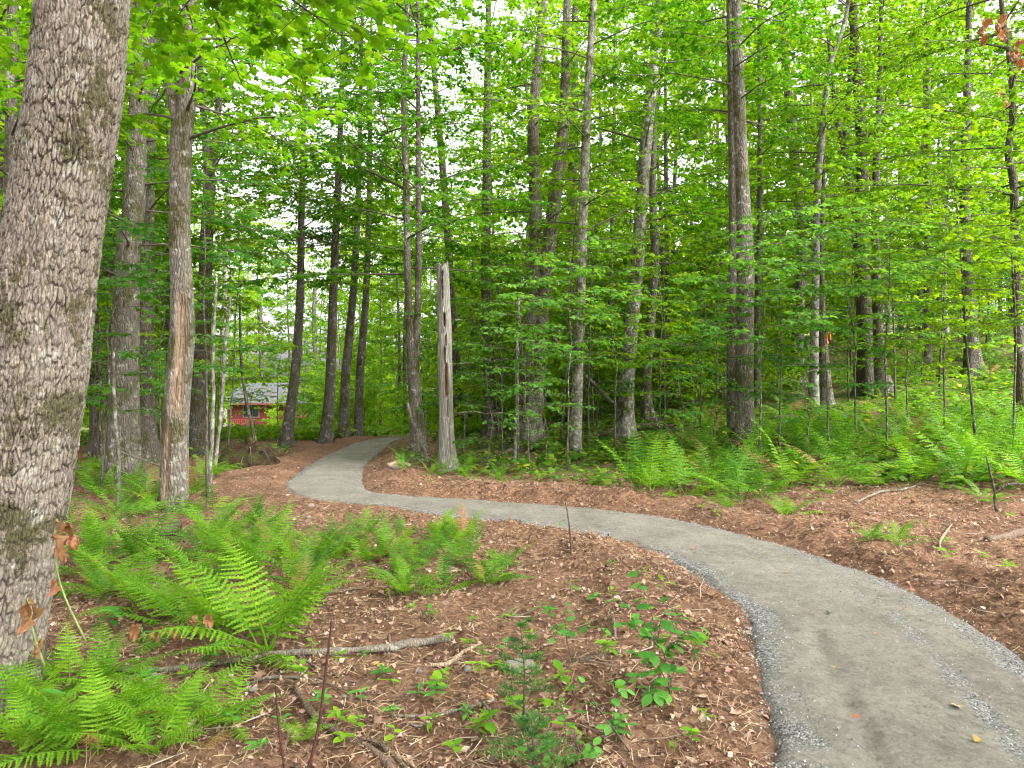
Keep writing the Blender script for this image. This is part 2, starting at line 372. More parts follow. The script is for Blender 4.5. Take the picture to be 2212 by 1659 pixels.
# soil ---------------------------------------------------------------
def soil_mat():
    m, n, l, p = nmat('forest_soil')
    g = n.new('ShaderNodeNewGeometry'); pos = g.outputs['Position']
    a = noise_n(n, l, pos, 1.3, 5); b = noise_n(n, l, pos, 19, 8, .7); c = noise_n(n, l, pos, 90, 4, .7)
    r1 = ramp(n, [(.25, (.062, .037, .026)), (.45, (.165, .096, .064)), (.62, (.265, .163, .111)), (.8, (.37, .262, .192))]); l.new(b.outputs[0], r1.inputs[0])
    r2 = ramp(n, [(.3, (.55, .52, .5)), (.7, (1.3, 1.22, 1.15))]); l.new(a.outputs[0], r2.inputs[0])
    col = mixc(n, l, 1.0, r1.outputs[0], r2.outputs[0], 'MULTIPLY')
    v = n.new('ShaderNodeTexVoronoi'); v.inputs['Scale'].default_value = 32; v.inputs['Randomness'].default_value = 1; l.new(pos, v.inputs['Vector'])
    sv = n.new('ShaderNodeSeparateColor'); l.new(v.outputs['Color'], sv.inputs[0])
    lc = ramp(n, [(0, (.09, .045, .025)), (.5, (.24, .13, .075)), (1, (.36, .22, .14))]); l.new(sv.outputs[0], lc.inputs[0])
    gt = n.new('ShaderNodeMath'); gt.operation = 'GREATER_THAN'; gt.inputs[1].default_value = .5; l.new(sv.outputs[1], gt.inputs[0])
    at = n.new('ShaderNodeAttribute'); at.attribute_name = 'litter'
    mm = n.new('ShaderNodeMath'); mm.operation = 'MULTIPLY'; l.new(gt.outputs[0], mm.inputs[0]); l.new(at.outputs['Fac'], mm.inputs[1])
    col = mixc(n, l, mm.outputs[0], col, lc.outputs[0])
    ag = n.new('ShaderNodeAttribute'); ag.attribute_name = 'green'
    gr = ramp(n, [(.3, (.035, .075, .012)), (.7, (.10, .18, .02))]); l.new(b.outputs[0], gr.inputs[0])
    gm = n.new('ShaderNodeMath'); gm.operation = 'MULTIPLY'; l.new(ag.outputs['Fac'], gm.inputs[0])
    g2 = ramp(n, [(.36, (0, 0, 0)), (.56, (1, 1, 1))]); l.new(noise_n(n, l, pos, 3.1, 5).outputs[0], g2.inputs[0]); l.new(g2.outputs[0], gm.inputs[1])
    col = mixc(n, l, gm.outputs[0], col, gr.outputs[0])
    al = n.new('ShaderNodeAttribute'); al.attribute_name = 'lawn'
    lr = ramp(n, [(.3, (.12, .22, .025)), (.7, (.24, .34, .05))]); l.new(b.outputs[0], lr.inputs[0])
    col = mixc(n, l, al.outputs['Fac'], col, lr.outputs[0])
    l.new(col, p.inputs['Base Color']); p.inputs['Roughness'].default_value = .95; p.inputs['Specular IOR Level'].default_value = .1
    s = n.new('ShaderNodeMath'); s.operation = 'ADD'; l.new(b.outputs[0], s.inputs[0]); l.new(c.outputs[0], s.inputs[1])
    l.new(bump(n, l, s.outputs[0], .035), p.inputs['Normal'])
    return m
M['soil'] = soil_mat()

def trail_mat():
    m, n, l, p = nmat('crushed_stone_trail')
    g = n.new('ShaderNodeNewGeometry'); pos = g.outputs['Position']
    at = n.new('ShaderNodeAttribute'); at.attribute_name = 'edge'
    a = noise_n(n, l, pos, 1.7, 9, .68); b = noise_n(n, l, pos, 34, 6, .7); e = noise_n(n, l, pos, 4.2, 8, .72)
    v = n.new('ShaderNodeTexVoronoi'); v.inputs['Scale'].default_value = 85; l.new(pos, v.inputs['Vector'])
    sv = n.new('ShaderNodeSeparateColor'); l.new(v.outputs['Color'], sv.inputs[0])
    fines = ramp(n, [(.3, (.128, .117, .098)), (.7, (.2, .185, .159))]); l.new(b.outputs[0], fines.inputs[0])
    tone = ramp(n, [(.3, (.74, .74, .72)), (.5, (1, 1, .98)), (.72, (1.28, 1.27, 1.24))]); l.new(a.outputs[0], tone.inputs[0])
    fcol = mixc(n, l, 1.0, fines.outputs[0], tone.outputs[0], 'MULTIPLY')
    grav = ramp(n, [(0, (.07, .07, .07)), (.35, (.19, .183, .170)), (.75, (.29, .282, .265)), (1, (.44, .43, .41))]); l.new(sv.outputs[0], grav.inputs[0])
    mo = noise_n(n, l, pos, 11, 8, .75); mor = ramp(n, [(.3, (.66, .65, .62)), (.47, (1, 1, 1)), (.7, (1.22, 1.21, 1.2))]); l.new(mo.outputs[0], mor.inputs[0]); fcol = mixc(n, l, .85, fcol, mor.outputs[0], 'MULTIPLY')
    k = n.new('ShaderNodeMath'); k.operation = 'ADD'; l.new(at.outputs['Fac'], k.inputs[0]); l.new(e.outputs[0], k.inputs[1])
    kr = ramp(n, [(.80, (0, 0, 0)), (1.0, (1, 1, 1))]); l.new(k.outputs[0], kr.inputs[0])
    col = mixc(n, l, kr.outputs[0], fcol, grav.outputs[0])
    sp = noise_n(n, l, pos, 26, 3, .5); spr = ramp(n, [(.72, (0, 0, 0)), (.78, (1, 1, 1))]); l.new(sp.outputs[0], spr.inputs[0])
    sm = n.new('ShaderNodeMath'); sm.operation = 'MULTIPLY'; sm.inputs[1].default_value = .6; l.new(spr.outputs[0], sm.inputs[0])
    col = mixc(n, l, sm.outputs[0], col, (.045, .042, .033))
    l.new(col, p.inputs['Base Color']); p.inputs['Roughness'].default_value = .92; p.inputs['Specular IOR Level'].default_value = .2
    vh = n.new('ShaderNodeMath'); vh.operation = 'MULTIPLY'; l.new(v.outputs['Distance'], vh.inputs[0]); l.new(kr.outputs[0], vh.inputs[1])
    vi = n.new('ShaderNodeMath'); vi.operation = 'MULTIPLY_ADD'; vi.inputs[1].default_value = -1.2; l.new(vh.outputs[0], vi.inputs[0]); l.new(b.outputs[0], vi.inputs[2])
    l.new(bump(n, l, vi.outputs[0], .028), p.inputs['Normal'])
    return m
M['trail'] = trail_mat()

# ------------------------------------------------------------------ land and trail sheets
def axis(a, b, fine0, fine1, step, grow):
    v = [fine0]
    while v[-1] < fine1: v.append(v[-1] + step)
    st = step
    while v[-1] < b: st *= grow; v.append(v[-1] + st)
    w = [fine0]; st = step
    while w[0] > a: st *= grow; w.insert(0, w[0] - st)
    return np.array(w[:-1] + v)
gx = axis(-260, 260, -5.2, 5.5, .036, 1.045); gy = axis(-60, 330, 1.9, 9.0, .034, 1.028)
X, Y = np.meshgrid(gx, gy); xf, yf = X.ravel(), Y.ravel()
td, sdv = trail_dist(xf, yf)
Z = base_h(xf, yf) + rough_h(xf, yf, td, sdv)
nx, ny = len(gx), len(gy)
i = (np.arange(ny - 1)[:, None] * nx + np.arange(nx - 1)[None]).ravel()
quads = np.stack([i, i + 1, i + nx + 1, i + nx], 1)
pxs = 1106 + F * xf / np.maximum(yf, 1)
lawn = sstep(23, 28, yf) * sstep(2, -3, xf + 2 * fbm(xf * .2, yf * .2, 2, 4)) * sstep(110, 80, yf)
green = np.clip(sstep(10.5, 16, yf + xf * .35 + 2.5 * fbm(xf * .4, yf * .4, 3, 8)) * sstep(.6, 2.2, td), 0, 1) * (1 - .75 * sstep(0, -4, xf) * sstep(26, 20, yf))
litter = sstep(-.3, .3, td) * (.55 + .45 * sstep(-.2, .2, fbm(xf * .8, yf * .8, 3, 2)))
bare = np.exp(-((td - .9) / .8) ** 2) * sstep(9, 11, yf) * (sdv < 0) * (xf < 0)
litter = litter * (1 - .8 * bare)
land = ob('ground', mesh_np('ground', np.stack([xf, yf, Z], 1), [quads], M['soil'], True, {'litter': litter, 'green': green, 'lawn': lawn}))
land['kind'] = 'structure'; land['label'] = 'brown forest floor rising to the right into the woods'

acr = np.linspace(-1.06, 1.06, 46)
tt = np.concatenate([np.linspace(0, 190, 520), np.linspace(190.6, NS - 1, 300)])
i0 = np.minimum(tt.astype(int), NS - 2); fr = (tt - i0)[:, None]
L2 = EL[i0] * (1 - fr) + EL[i0 + 1] * fr; R2 = ER[i0] * (1 - fr) + ER[i0 + 1] * fr
w = (acr[None, :, None] + 1) / 2
jit = .05 * fbm(L2[:, :1] * 3.3, L2[:, 1:] * 3.3, 3, 5)[:, :, None] * acr[None, :, None]
Pxy = L2[:, None] * (1 - w - jit) + R2[:, None] * (w + jit)
px_, py_ = Pxy[..., 0].ravel(), Pxy[..., 1].ravel()
aa = np.abs(np.broadcast_to(acr[None], Pxy.shape[:2])).ravel(); sgn = np.broadcast_to(acr[None], Pxy.shape[:2]).ravel()
wob = .12 * vnoise(np.repeat(tt / 9.0, 46), np.zeros(len(aa)), 3)
rut = np.exp(-((sgn + .46 + wob) / .07) ** 2) * (.3 + .7 * sstep(-.1, .2, vnoise(px_ * 2.2, py_ * 2.2, 12))) * sstep(6.2, 4.2, py_)
rut2 = np.exp(-((sgn - .42 + wob) / .13) ** 2)
zt = base_h(px_, py_) + .022 * (1 - aa ** 2) - .075 * sstep(.93, 1.06, aa) + .006 * fbm(px_ * 2.5, py_ * 2.5, 3, 4) + .011 * fbm(px_ * 13, py_ * 13, 3, 7) - .028 * rut - .007 * rut2
band = np.exp(-((sgn - .33 + wob) / .14) ** 2) * .44 + np.exp(-((sgn - .8) / .15) ** 2) * .25
patchy = sstep(-.35, .3, fbm(px_ * 1.3, py_ * 1.3, 3, 66))
nearl = sstep(7.5, 5.0, py_) * (sgn < 0)
edge = np.clip((sstep(.45, .95, aa) * np.where(sgn < 0, .6, .42) * (.15 + .85 * patchy)) * (1 - nearl) + nearl * sstep(.42, .95, aa) * .60 * (.7 + .3 * patchy) + band * sstep(9, 4, py_), 0, .75)
nn = len(acr); i = (np.arange(len(tt) - 1)[:, None] * nn + np.arange(nn - 1)[None]).ravel()
trail = ob('path', mesh_np('path', np.stack([px_, py_, zt], 1), [np.stack([i, i + 1, i + nn + 1, i + nn], 1)], M['trail'], True, {'edge': edge}))
trail['kind'] = 'structure'; trail['label'] = 'grey crushed stone walking trail winding through the woods'

# ------------------------------------------------------------------ trees
def trunk_mesh(name, P, R, mat, sides=28, rings=110, seed=0, flare=.55, patches=(), rugged=.03, dent=None, jag=0.0):
    """P centre line (k,3) in metres from the thing's base, R radii; patches: (angle, z0, z1, half_angle, depth)"""
    rng = np.random.default_rng(seed)
    Q = catmull(np.column_stack([P, R]), rings)
    P, R = Q[:, :3], np.maximum(Q[:, 3], .004)
    th = np.arange(sides) * 2 * PI / sides
    h = P[:, 2:3]; TH = th[None]
    ph = rng.uniform(0, 6.3, 4)
    r = R[:, None] * (1 + flare * np.exp(-np.maximum(h, -.2) / (2.2 * R[0])) * (1 + .45 * np.cos(3 * TH + ph[0]) + .3 * np.cos(5 * TH + ph[1])))
    r = r * (1 + rugged * 2 * fbm(np.cos(TH) * 1.5 + h * .0 + 7 + seed, h * 1.6 + np.sin(TH) * 1.5, 3, seed))
    r = r * (1 + rugged * 1.2 * fbm(TH * 2.5 + seed + 0 * h, h * 3.0, 2, seed + 3) * np.sin(TH / 2) ** .5)
    patch = np.zeros_like(r)
    for an, z0, z1, ha, dp in patches:
        da = np.abs((TH - an + PI) % (2 * PI) - PI)
        wv = .3 * fbm(h * 4, h * 0 + an * 3, 2, seed + 5)
        m = sstep(ha * 1.15, ha * .6, da + wv * ha) * sstep(z0 - .05, z0 + .1 * (z1 - z0), h) * sstep(z1 + .05, z1 - .1 * (z1 - z0), h)
        patch = np.maximum(patch, m); r = r - dp * m * (1 + .8 * fbm(TH * 9 + 0 * h, h * 6, 2, seed + 8))
        rim = sstep(ha * 1.9, ha * 1.2, da) * (1 - m) * sstep(z0 - .1, z0, h) * sstep(z1 + .1, z1, h); r = r + .25 * dp * rim
    V = np.stack([P[:, 0:1] + r * np.cos(TH), P[:, 1:2] + r * np.sin(TH), P[:, 2:3] + 0 * r], -1)
    if jag:
        top = sstep(.9, 1.0, np.linspace(0, 1, rings))[:, None]
        V[..., 2] += top * jag * (vnoise(TH * 2.2, 0 * TH + 3, seed) * 1.6 + .9 * vnoise(TH * 5, 0 * TH, seed + 1))
    i = np.arange(rings - 1)[:, None] * sides; j = np.arange(sides)[None]; k = (j + 1) % sides
    q = np.stack([i + j, i + k, i + sides + k, i + sides + j], -1).reshape(-1, 4)
    V = V.reshape(-1, 3); m = len(V)
    V = np.vstack([V, P[-1] - np.array([0, 0, .12 if jag else -.01])]); c = (rings - 1) * sides
    cap = [(m, c + b, c + (b + 1) % sides) for b in range(sides)]
    pa = np.append(patch.ravel(), 1.0 if jag else 0.0)
    return mesh_np(name, V, [q, np.array(cap)], mat, True, {'patch': pa}), P, R

def spray(G, L, P0, dirv, length, rng, sag=.12, tw_r=.009, lsize=.105, dens=1.0, rise=0.0, twigs=None, spread=.42, wood=True, nj=.33):
    """one leafy limb: wood into G, leaves appended to list L"""
    d = unit(np.array(dirv, float)); t = np.linspace(0, 1, 7)[:, None]
    side = unit(np.cross(d, (0, 0, 1.0))); bend = rng.uniform(-.18, .18)
    ax = P0 + d * length * t + side * bend * length * t ** 2 + np.array([0, 0, 1.0]) * length * (rise * t - sag * t ** 2) + rng.normal(0, .012 * length, (7, 3)) * t
    if G is not None: G.tube(ax, np.linspace(tw_r, .003, 7), 5, cap=False)
    nt = twigs or max(4, int(length * 5.2))
    for i in range(nt):
        u = .16 + .84 * (i + rng.uniform(0, .8)) / nt
        k = min(int(u * 6), 5); f = u * 6 - k
        p = ax[k] * (1 - f) + ax[min(k + 1, 6)] * f
        sg = 1 if i % 2 else -1
        a = rng.uniform(.6, 1.15) * sg
        dv = unit(d * math.cos(a) + side * math.sin(a) + np.array([0, 0, rng.normal(.03, .16 if nj < .5 else .45)]))
        tl = length * spread * (1 - .55 * u) * rng.uniform(.6, 1.25) + .1
        m = max(2, int(tl / .078 * dens))
        s = np.linspace(.12, 1, m)[:, None]
        q = p + dv * tl * s + np.array([0, 0, -1.0]) * .10 * tl * s ** 2
        if wood and G is not None: G.tube(np.vstack([p - d * .006, q[m // 2], q[-1]]), [.0045, .003, .0015], 3, cap=False)
        sv = unit(np.cross(dv, (0, 0, 1.0)))
        for e in (-1, 1):
            an = rng.uniform(.5, 1.2, (m, 1)) * e
            D = dv * np.cos(an) + sv * np.sin(an) + np.array([0, 0, 1.0]) * rng.normal(-.28, .22 if nj < .5 else .6, (m, 1))
            N = np.array([0, 0, 1.0]) + rng.normal(0, nj, (m, 3))
            L.append((q + D * .025 + rng.normal(0, .012, (m, 3)), D, N, lsize * rng.uniform(.6, 1.2, m)))

def leaves_mesh(name, L, T, mat):
    G = Geo()
    G.leaves(T, np.concatenate([a[0] for a in L]), np.concatenate([a[1] for a in L]), np.concatenate([a[2] for a in L]), np.concatenate([a[3] for a in L]))
    return G.mesh(name, mat, smooth=False)

def build_tree(name, label, cat, px, bark='bark', base=None, depth=None, H=17.0, forks=(), limbs=(3.0, 14.0, 22), limb_len=(1.2, 2.6), leaf='leaf', seed=1,
               sides=24, rings=110, patches=(), flare=.5, rugged=.03, named_limbs=(), group=None, lsize=.122, dens=1.0, T=MAPLE_LO, jag=0.0, az=None, gap=None):
    """px: [(photo x, photo y, width in photo pixels)] from base upward, read at the depth where the base stands"""
    rng = np.random.default_rng(seed)
    b = px[0]
    if depth is None: x, d = gp(b[0], b[1])
    else: d = depth; x = (b[0] - 1106) / F * d
    z0 = float(base_h(x, d))
    org = np.array([x, d, z0])
    pts = [wp(p[0], p[1], d) - org for p in px]; rad = [p[2] / F * d / 2 for p in px]
    pts[0][2] = 0.0
    if H and pts[-1][2] < H:
        dv = unit(pts[-1] - pts[-2]); dv = unit(dv * np.array([.5, .5, 1])); last = pts[-1].copy(); r0 = rad[-1]; hh = H - last[2]
        for u in (.35, .7, 1.0):
            pts.append(last + dv * hh * u); rad.append(max(.015, r0 * (1 - .9 * u)))
    pts = [pts[0] - np.array([0, 0, .18])] + pts; rad = [rad[0]] + rad
    root = thing(name, label, cat, org, group=group)
    me, Pc, Rc = trunk_mesh('trunk', np.array(pts), np.array(rad), M[bark], sides, rings, seed, flare, patches, rugged, jag=jag)
    ob('trunk', me, root)
    def at(z):
        i = int(np.clip(np.searchsorted(Pc[:, 2], z), 1, len(Pc) - 1)); return Pc[i], Rc[i]
    axes = [(Pc, Rc)]
    for fk in forks:
        fp = np.array([wp(p[0], p[1], d) - org for p in fk]); frd = np.array([p[2] / F * d / 2 for p in fk])
        if H and fp[-1][2] < H * .8:
            dv = unit(unit(fp[-1] - fp[-2]) * np.array([.5, .5, 1])); hh = H * .85 - fp[-1][2]
            fp = np.vstack([fp, fp[-1] + dv * hh * .5, fp[-1] + dv * hh]); frd = np.append(frd, [frd[-1] * .55, .012])
        m2, P2, R2_ = trunk_mesh('stem', fp, frd, M[bark], max(10, sides - 8), 60, seed + 9, 0, (), rugged)
        ob('stem', m2, root); axes.append((P2, R2_))
    L = []
    zmin, zmax, n = limbs; n = int(n * 1.45)
    for i in range(n):
        P_, R_ = axes[i % len(axes)]
        zt_ = min(zmax, max(zmin + 2.0, CAM_Z + .52 * d - z0 + .6)); ul = (i + rng.uniform(0, 1)) / n
        z = zmin + (zt_ - zmin) * (ul / .8) if ul < .8 else zt_ + (zmax - zt_) * (ul - .8) / .2
        k = int(np.clip(np.searchsorted(P_[:, 2], z), 1, len(P_) - 1))
        if P_[k, 2] < zmin - .5: continue
        a = (i * 2.399 + rng.uniform(-.6, .6)) if az is None else rng.uniform(*az)
        ln = rng.uniform(*limb_len)
        G = Geo()
        up = rng.uniform(.0, .45)
        spray(G, L, P_[k] + np.array([math.cos(a), math.sin(a), 0]) * R_[k] * .6, (math.cos(a), math.sin(a), 0), ln, rng, sag=.12 + .2 * up, tw_r=min(.02, R_[k] * .5), lsize=lsize, dens=dens, rise=up, wood=d < 17)
        ob('branch', G.mesh('branch', M['twig']), root)
    for (z, a, ln, rise, sag, r) in named_limbs:
        G = Geo(); p, rr = at(z)
        spray(G, L, p, (math.cos(a), math.sin(a), 0), ln, rng, sag=sag, tw_r=r, lsize=lsize, dens=dens, rise=rise)
        ob('branch', G.mesh('branch', M['twig']), root)
    if L: ob('crown', leaves_mesh('crown', L, T, M[leaf]), root)
    return root, org, Pc, Rc

exec_trees = []
def HT(*a, **k): exec_trees.append((a, k))

# --- trees read from the photograph, near to far
HT('maple_tree', 'slender maple forking beside dark left trunks with torn bark and bare orange wood', 'tree',
   [(375, 1110, 56), (380, 900, 54), (394, 700, 50), (388, 500, 43), (392, 300, 45), (402, 240, 39), (408, 100, 34), (411, 0, 31)], 'bark_scar', seed=3, flare=.22, sides=48, rings=200,
   forks=[[(384, 262, 26), (372, 200, 25), (362, 100, 24), (354, 0, 22)]], limbs=(4.6, 13, 14), limb_len=(1.0, 2.2), patches=[(-1.15, 1.2, 2.75, .5, .05), (-1.75, .1, 1.1, .22, .03)])
HT('maple_tree', 'stout dark grey trunk just right of the nearest big trunk', 'tree', [(265, 1045, 62), (268, 900, 57), (272, 700, 54), (276, 560, 48), (292, 420, 42), (298, 250, 38), (306, 100, 35), (310, 0, 32)],
   'bark', seed=4, sides=40, rings=160, limbs=(3.6, 13, 18), limb_len=(1.2, 2.4), leaf='leaf_cool', named_limbs=[(3.2, -1.5, 2.4, .25, .25, .02), (3.7, -1.1, 2.2, .2, .2, .018)])
HT('maple_tree', 'dark slim trunk behind the stout grey left trunk', 'tree', [(316, 1000, 42), (315, 850, 36), (316, 700, 32), (320, 400, 26), (330, 100, 20)], 'bark_dark', seed=5, limbs=(3.0, 13, 18), leaf='leaf')
HT('maple_tree', 'dark trunk with forked top right of the scarred maple', 'tree', [(428, 985, 40), (432, 850, 34), (440, 700, 30), (446, 520, 27), (452, 380, 24), (440, 250, 16), (430, 120, 12)], 'bark_dark', seed=6,
   forks=[[(452, 390, 20), (468, 280, 15), (476, 120, 11)]], limbs=(4.2, 14, 26), limb_len=(1.4, 3.2), leaf='leaf_bright')
HT('maple_tree', 'dark leaning trunk on the left edge of the trail bend', 'tree', [(616, 965, 24), (628, 880, 22), (640, 780, 20), (648, 650, 17), (651, 500, 14), (655, 300, 11)], 'bark_dark', seed=7, limbs=(4.0, 13, 26), limb_len=(1.4, 3.2), leaf='leaf_bright')
HT('maple_tree', 'dark straight trunk standing at the verge above the trail bend', 'tree', [(704, 962, 26), (712, 850, 22), (718, 700, 19), (723, 560, 17), (730, 400, 14), (738, 200, 11)], 'bark_dark', seed=8, limbs=(4.2, 14, 28), limb_len=(1.4, 3.4))
HT('maple_tree', 'thin trunk crossing behind the leaning bend trunk', 'tree', [(668, 935, 15), (657, 860, 13), (649, 790, 12), (646, 650, 10), (648, 450, 8)], 'bark_dark', seed=35, H=13, limbs=(6.0, 12, 8), limb_len=(1.0, 2.0))
HT('maple_tree', 'thin wavy trunk left of the dark verge trunk', 'tree', [(690, 940, 11), (684, 870, 10), (683, 800, 9), (678, 700, 9), (681, 600, 8)], 'bark', seed=36, H=13, limbs=(6.0, 12, 8), limb_len=(1.0, 2.0))
HT('maple_tree', 'grey trunk rising behind the fern clump at the trail crest', 'tree', [(742, 915, 22), (746, 820, 20), (757, 700, 17), (766, 590, 15), (774, 420, 12)], 'bark', seed=9, depth=22.5, limbs=(5.2, 15, 28), limb_len=(1.4, 3.4), leaf='leaf_bright')
HT('maple_tree', 'brown grey trunk right of the fern clump at the trail crest', 'tree', [(774, 915, 19), (778, 800, 17), (788, 680, 15), (794, 560, 13), (798, 400, 11)], 'bark', seed=10, depth=23.5, limbs=(5.2, 15, 28), limb_len=(1.4, 3.4))
HT('maple_tree', 'mossy trunk splitting into two stems left of the dead snag', 'tree', [(906, 1000, 33), (900, 900, 29), (893, 800, 26), (884, 680, 17), (880, 560, 15), (878, 420, 14), (872, 200, 12), (880, 30, 10)], 'bark', seed=11, H=16,
   forks=[[(897, 800, 19), (902, 680, 15), (905, 520, 14), (904, 380, 12)]], limbs=(3.9, 13, 28), limb_len=(1.4, 3.4), named_limbs=[(5.4, 2.5, 5.2, .5, .05, .035), (3.7, 3.2, 3.6, .0, .06, .022)])
HT('maple_tree', 'thin curving dark trunk passing right behind the dead snag', 'tree', [(992, 930, 22), (985, 800, 19), (976, 650, 17), (966, 500, 16), (955, 350, 15), (940, 180, 12), (928, 40, 10)], 'bark_dark', seed=12, limbs=(4.4, 14, 24), limb_len=(1.4, 3.0))
HT('maple_tree', 'straight dark furrowed trunk between the snag and the clumped maple', 'tree', [(1058, 945, 28), (1055, 800, 24), (1050, 600, 22), (1051, 400, 19), (1053, 200, 16), (1055, 60, 13)], 'bark_dark', seed=13, limbs=(4.4, 14, 20), limb_len=(1.2, 2.8))
HT('maple_tree', 'clumped grey maple with two bowed stems and mossy knots', 'tree', [(1138, 962, 62), (1142, 860, 46), (1148, 740, 33), (1155, 600, 28), (1156, 450, 25), (1152, 280, 24), (1160, 150, 20), (1172, 20, 17)], 'bark_scar', seed=14, sides=32,
   forks=[[(1152, 900, 44), (1162, 760, 36), (1176, 620, 33), (1196, 450, 29), (1214, 310, 27), (1220, 200, 21), (1224, 60, 18)]], limbs=(4.2, 14, 20), limb_len=(1.2, 2.6), leaf='leaf')
HT('maple_tree', 'blackish trunk close behind the clumped grey maple', 'tree', [(1222, 880, 28), (1226, 750, 26), (1231, 600, 25), (1236, 400, 21), (1240, 200, 18), (1242, 60, 15)], 'bark_dark', seed=15, limbs=(4.8, 15, 18), limb_len=(1.2, 2.6))
HT('maple_tree', 'pale speckled slim trunk on the right of the clumped maple', 'tree', [(1241, 988, 28), (1245, 900, 25), (1250, 750, 23), (1255, 600, 21), (1262, 400, 20), (1270, 200, 17), (1281, 20, 15)], 'bark_pale', seed=16, limbs=(4.2, 14, 16), limb_len=(1.0, 2.4),
   named_limbs=[(4.6, .2, 2.6, .55, .05, .022)])
HT('maple_tree', 'pale grey trunk leaning right beside a fallen log', 'tree', [(1348, 945, 37), (1352, 860, 33), (1362, 730, 30), (1374, 600, 29), (1386, 440, 27), (1396, 300, 26), (1408, 180, 24), (1426, 10, 20)], 'bark_pale', seed=17, sides=32, limbs=(4.8, 15, 18), limb_len=(1.2, 2.8),
   named_limbs=[(7.2, 3.0, 3.2, .35, .1, .03)])
HT('maple_tree', 'thin crooked mossy trunk behind the leaning pale trunk', 'tree', [(1404, 916, 27), (1396, 850, 22), (1404, 720, 20), (1414, 560, 18), (1410, 430, 16), (1412, 300, 14), (1418, 150, 11)], 'bark', seed=18, limbs=(4.2, 14, 18), limb_len=(1.2, 2.8))
HT('maple_tree', 'big double trunk with a dark seam rising from the ferns', 'tree', [(1606, 925, 48), (1604, 830, 44), (1606, 700, 43), (1607, 560, 41), (1602, 420, 34), (1596, 260, 30), (1592, 120, 27), (1588, 0, 25)], 'bark', seed=19, sides=40, rings=160,
   forks=[[(1586, 925, 32), (1582, 800, 25), (1583, 650, 23), (1585, 500, 20), (1583, 350, 18), (1580, 200, 16), (1577, 0, 15)]], depth=15.0, limbs=(6.6, 15, 18), limb_len=(1.2, 2.8), flare=.35)
HT('maple_tree', 'tall pale trunk bending left above the right hand understory', 'tree', [(1722, 842, 30), (1724, 700, 25), (1732, 540, 23), (1722, 400, 22), (1710, 280, 20), (1700, 170, 17), (1690, 20, 14)], 'bark', seed=20, limbs=(4.0, 15, 24), limb_len=(1.2, 3.0), leaf='leaf_bright')
HT('maple_tree', 'slender lichen spotted trunk left of the ribbon sapling', 'tree', [(1758, 890, 22), (1759, 760, 18), (1762, 600, 16), (1764, 450, 15), (1774, 310, 14), (1792, 150, 11), (1826, 40, 9)], 'bark_pale', seed=21, limbs=(3.6, 13, 20), limb_len=(1.2, 2.8), leaf='leaf_bright')
HT('maple_tree', 'trunk wearing the orange ribbon above the ferns', 'tree', [(1788, 885, 24), (1782, 800, 21), (1776, 700, 17), (1774, 560, 12), (1778, 430, 9)], 'bark', seed=22, H=9, limbs=(2.8, 8, 14), limb_len=(1.0, 2.2), leaf='leaf_cool')
HT('maple_tree', 'black barked maple with forked stems and a long bare limb', 'tree', [(1872, 852, 36), (1870, 750, 32), (1862, 600, 31), (1856, 500, 31), (1862, 380, 24), (1860, 280, 22), (1852, 180, 20), (1843, 20, 17)], 'bark_dark', seed=23, sides=32,
   forks=[[(1852, 480, 22), (1836, 410, 19), (1826, 330, 15), (1832, 230, 13), (1838, 140, 10)], [(1830, 350, 12), (1815, 290, 11), (1802, 220, 8)], [(1866, 322, 11), (1884, 286, 9), (1908, 242, 8), (1936, 206, 7), (1958, 150, 6), (2004, 10, 4)]],
   limbs=(4.0, 15, 26), limb_len=(1.2, 3.0), leaf='leaf_bright')
HT('maple_tree', 'leaning dark trunk immediately right of the black barked maple', 'tree', [(1914, 856, 32), (1902, 790, 25), (1896, 680, 21), (1891, 520, 18), (1893, 350, 14), (1900, 180, 11)], 'bark_dark', seed=24, limbs=(3.4, 14, 22), limb_len=(1.2, 2.8), leaf='leaf_bright')
HT('maple_tree', 'brown trunk far up the right slope beside white birches', 'tree', [(2104, 805, 32), (2096, 700, 27), (2090, 600, 24), (2084, 450, 20), (2086, 300, 17), (2092, 100, 13)], 'bark_dark', seed=25, depth=22, limbs=(3.0, 16, 28), limb_len=(1.2, 3.0), leaf='leaf_bright')
HT('maple_tree', 'slim dark trunk near the right border with arching limbs', 'tree', [(2206, 835, 20), (2200, 700, 18), (2194, 560, 17), (2190, 400, 16), (2178, 330, 14), (2188, 240, 13), (2180, 120, 11), (2164, 10, 10)], 'bark_dark', seed=26, depth=15, limbs=(2.8, 13, 30), limb_len=(1.4, 3.2), leaf='leaf_bright',
   named_limbs=[(4.6, 3.0, 4.2, .18, .15, .025), (3.6, 3.3, 3.6, .2, .15, .022)])
HT('birch_tree', 'white birch trunk far up the right slope', 'tree', [(2042, 745, 13), (2040, 650, 11), (2038, 500, 10), (2040, 300, 8)], 'bark_birch', seed=27, depth=34, limbs=(6.0, 15, 18), leaf='leaf_bright', H=15)
HT('birch_tree', 'thin pale birch standing among distant trunks on the right slope', 'tree', [(1922, 765, 10), (1920, 650, 9), (1918, 500, 8)], 'bark_birch', seed=28, depth=36, limbs=(6.0, 15, 18), leaf='leaf_bright', H=15)
HT('maple_tree', 'pale thick trunk in front of the red cabin corner', 'tree', [(476, 945, 22), (480, 880, 19), (484, 760, 17), (488, 600, 15), (492, 400, 12)], 'bark_pale', seed=29, depth=58, limbs=(9.0, 18, 22), limb_len=(1.6, 3.4), leaf='leaf_far', H=19, lsize=.16)
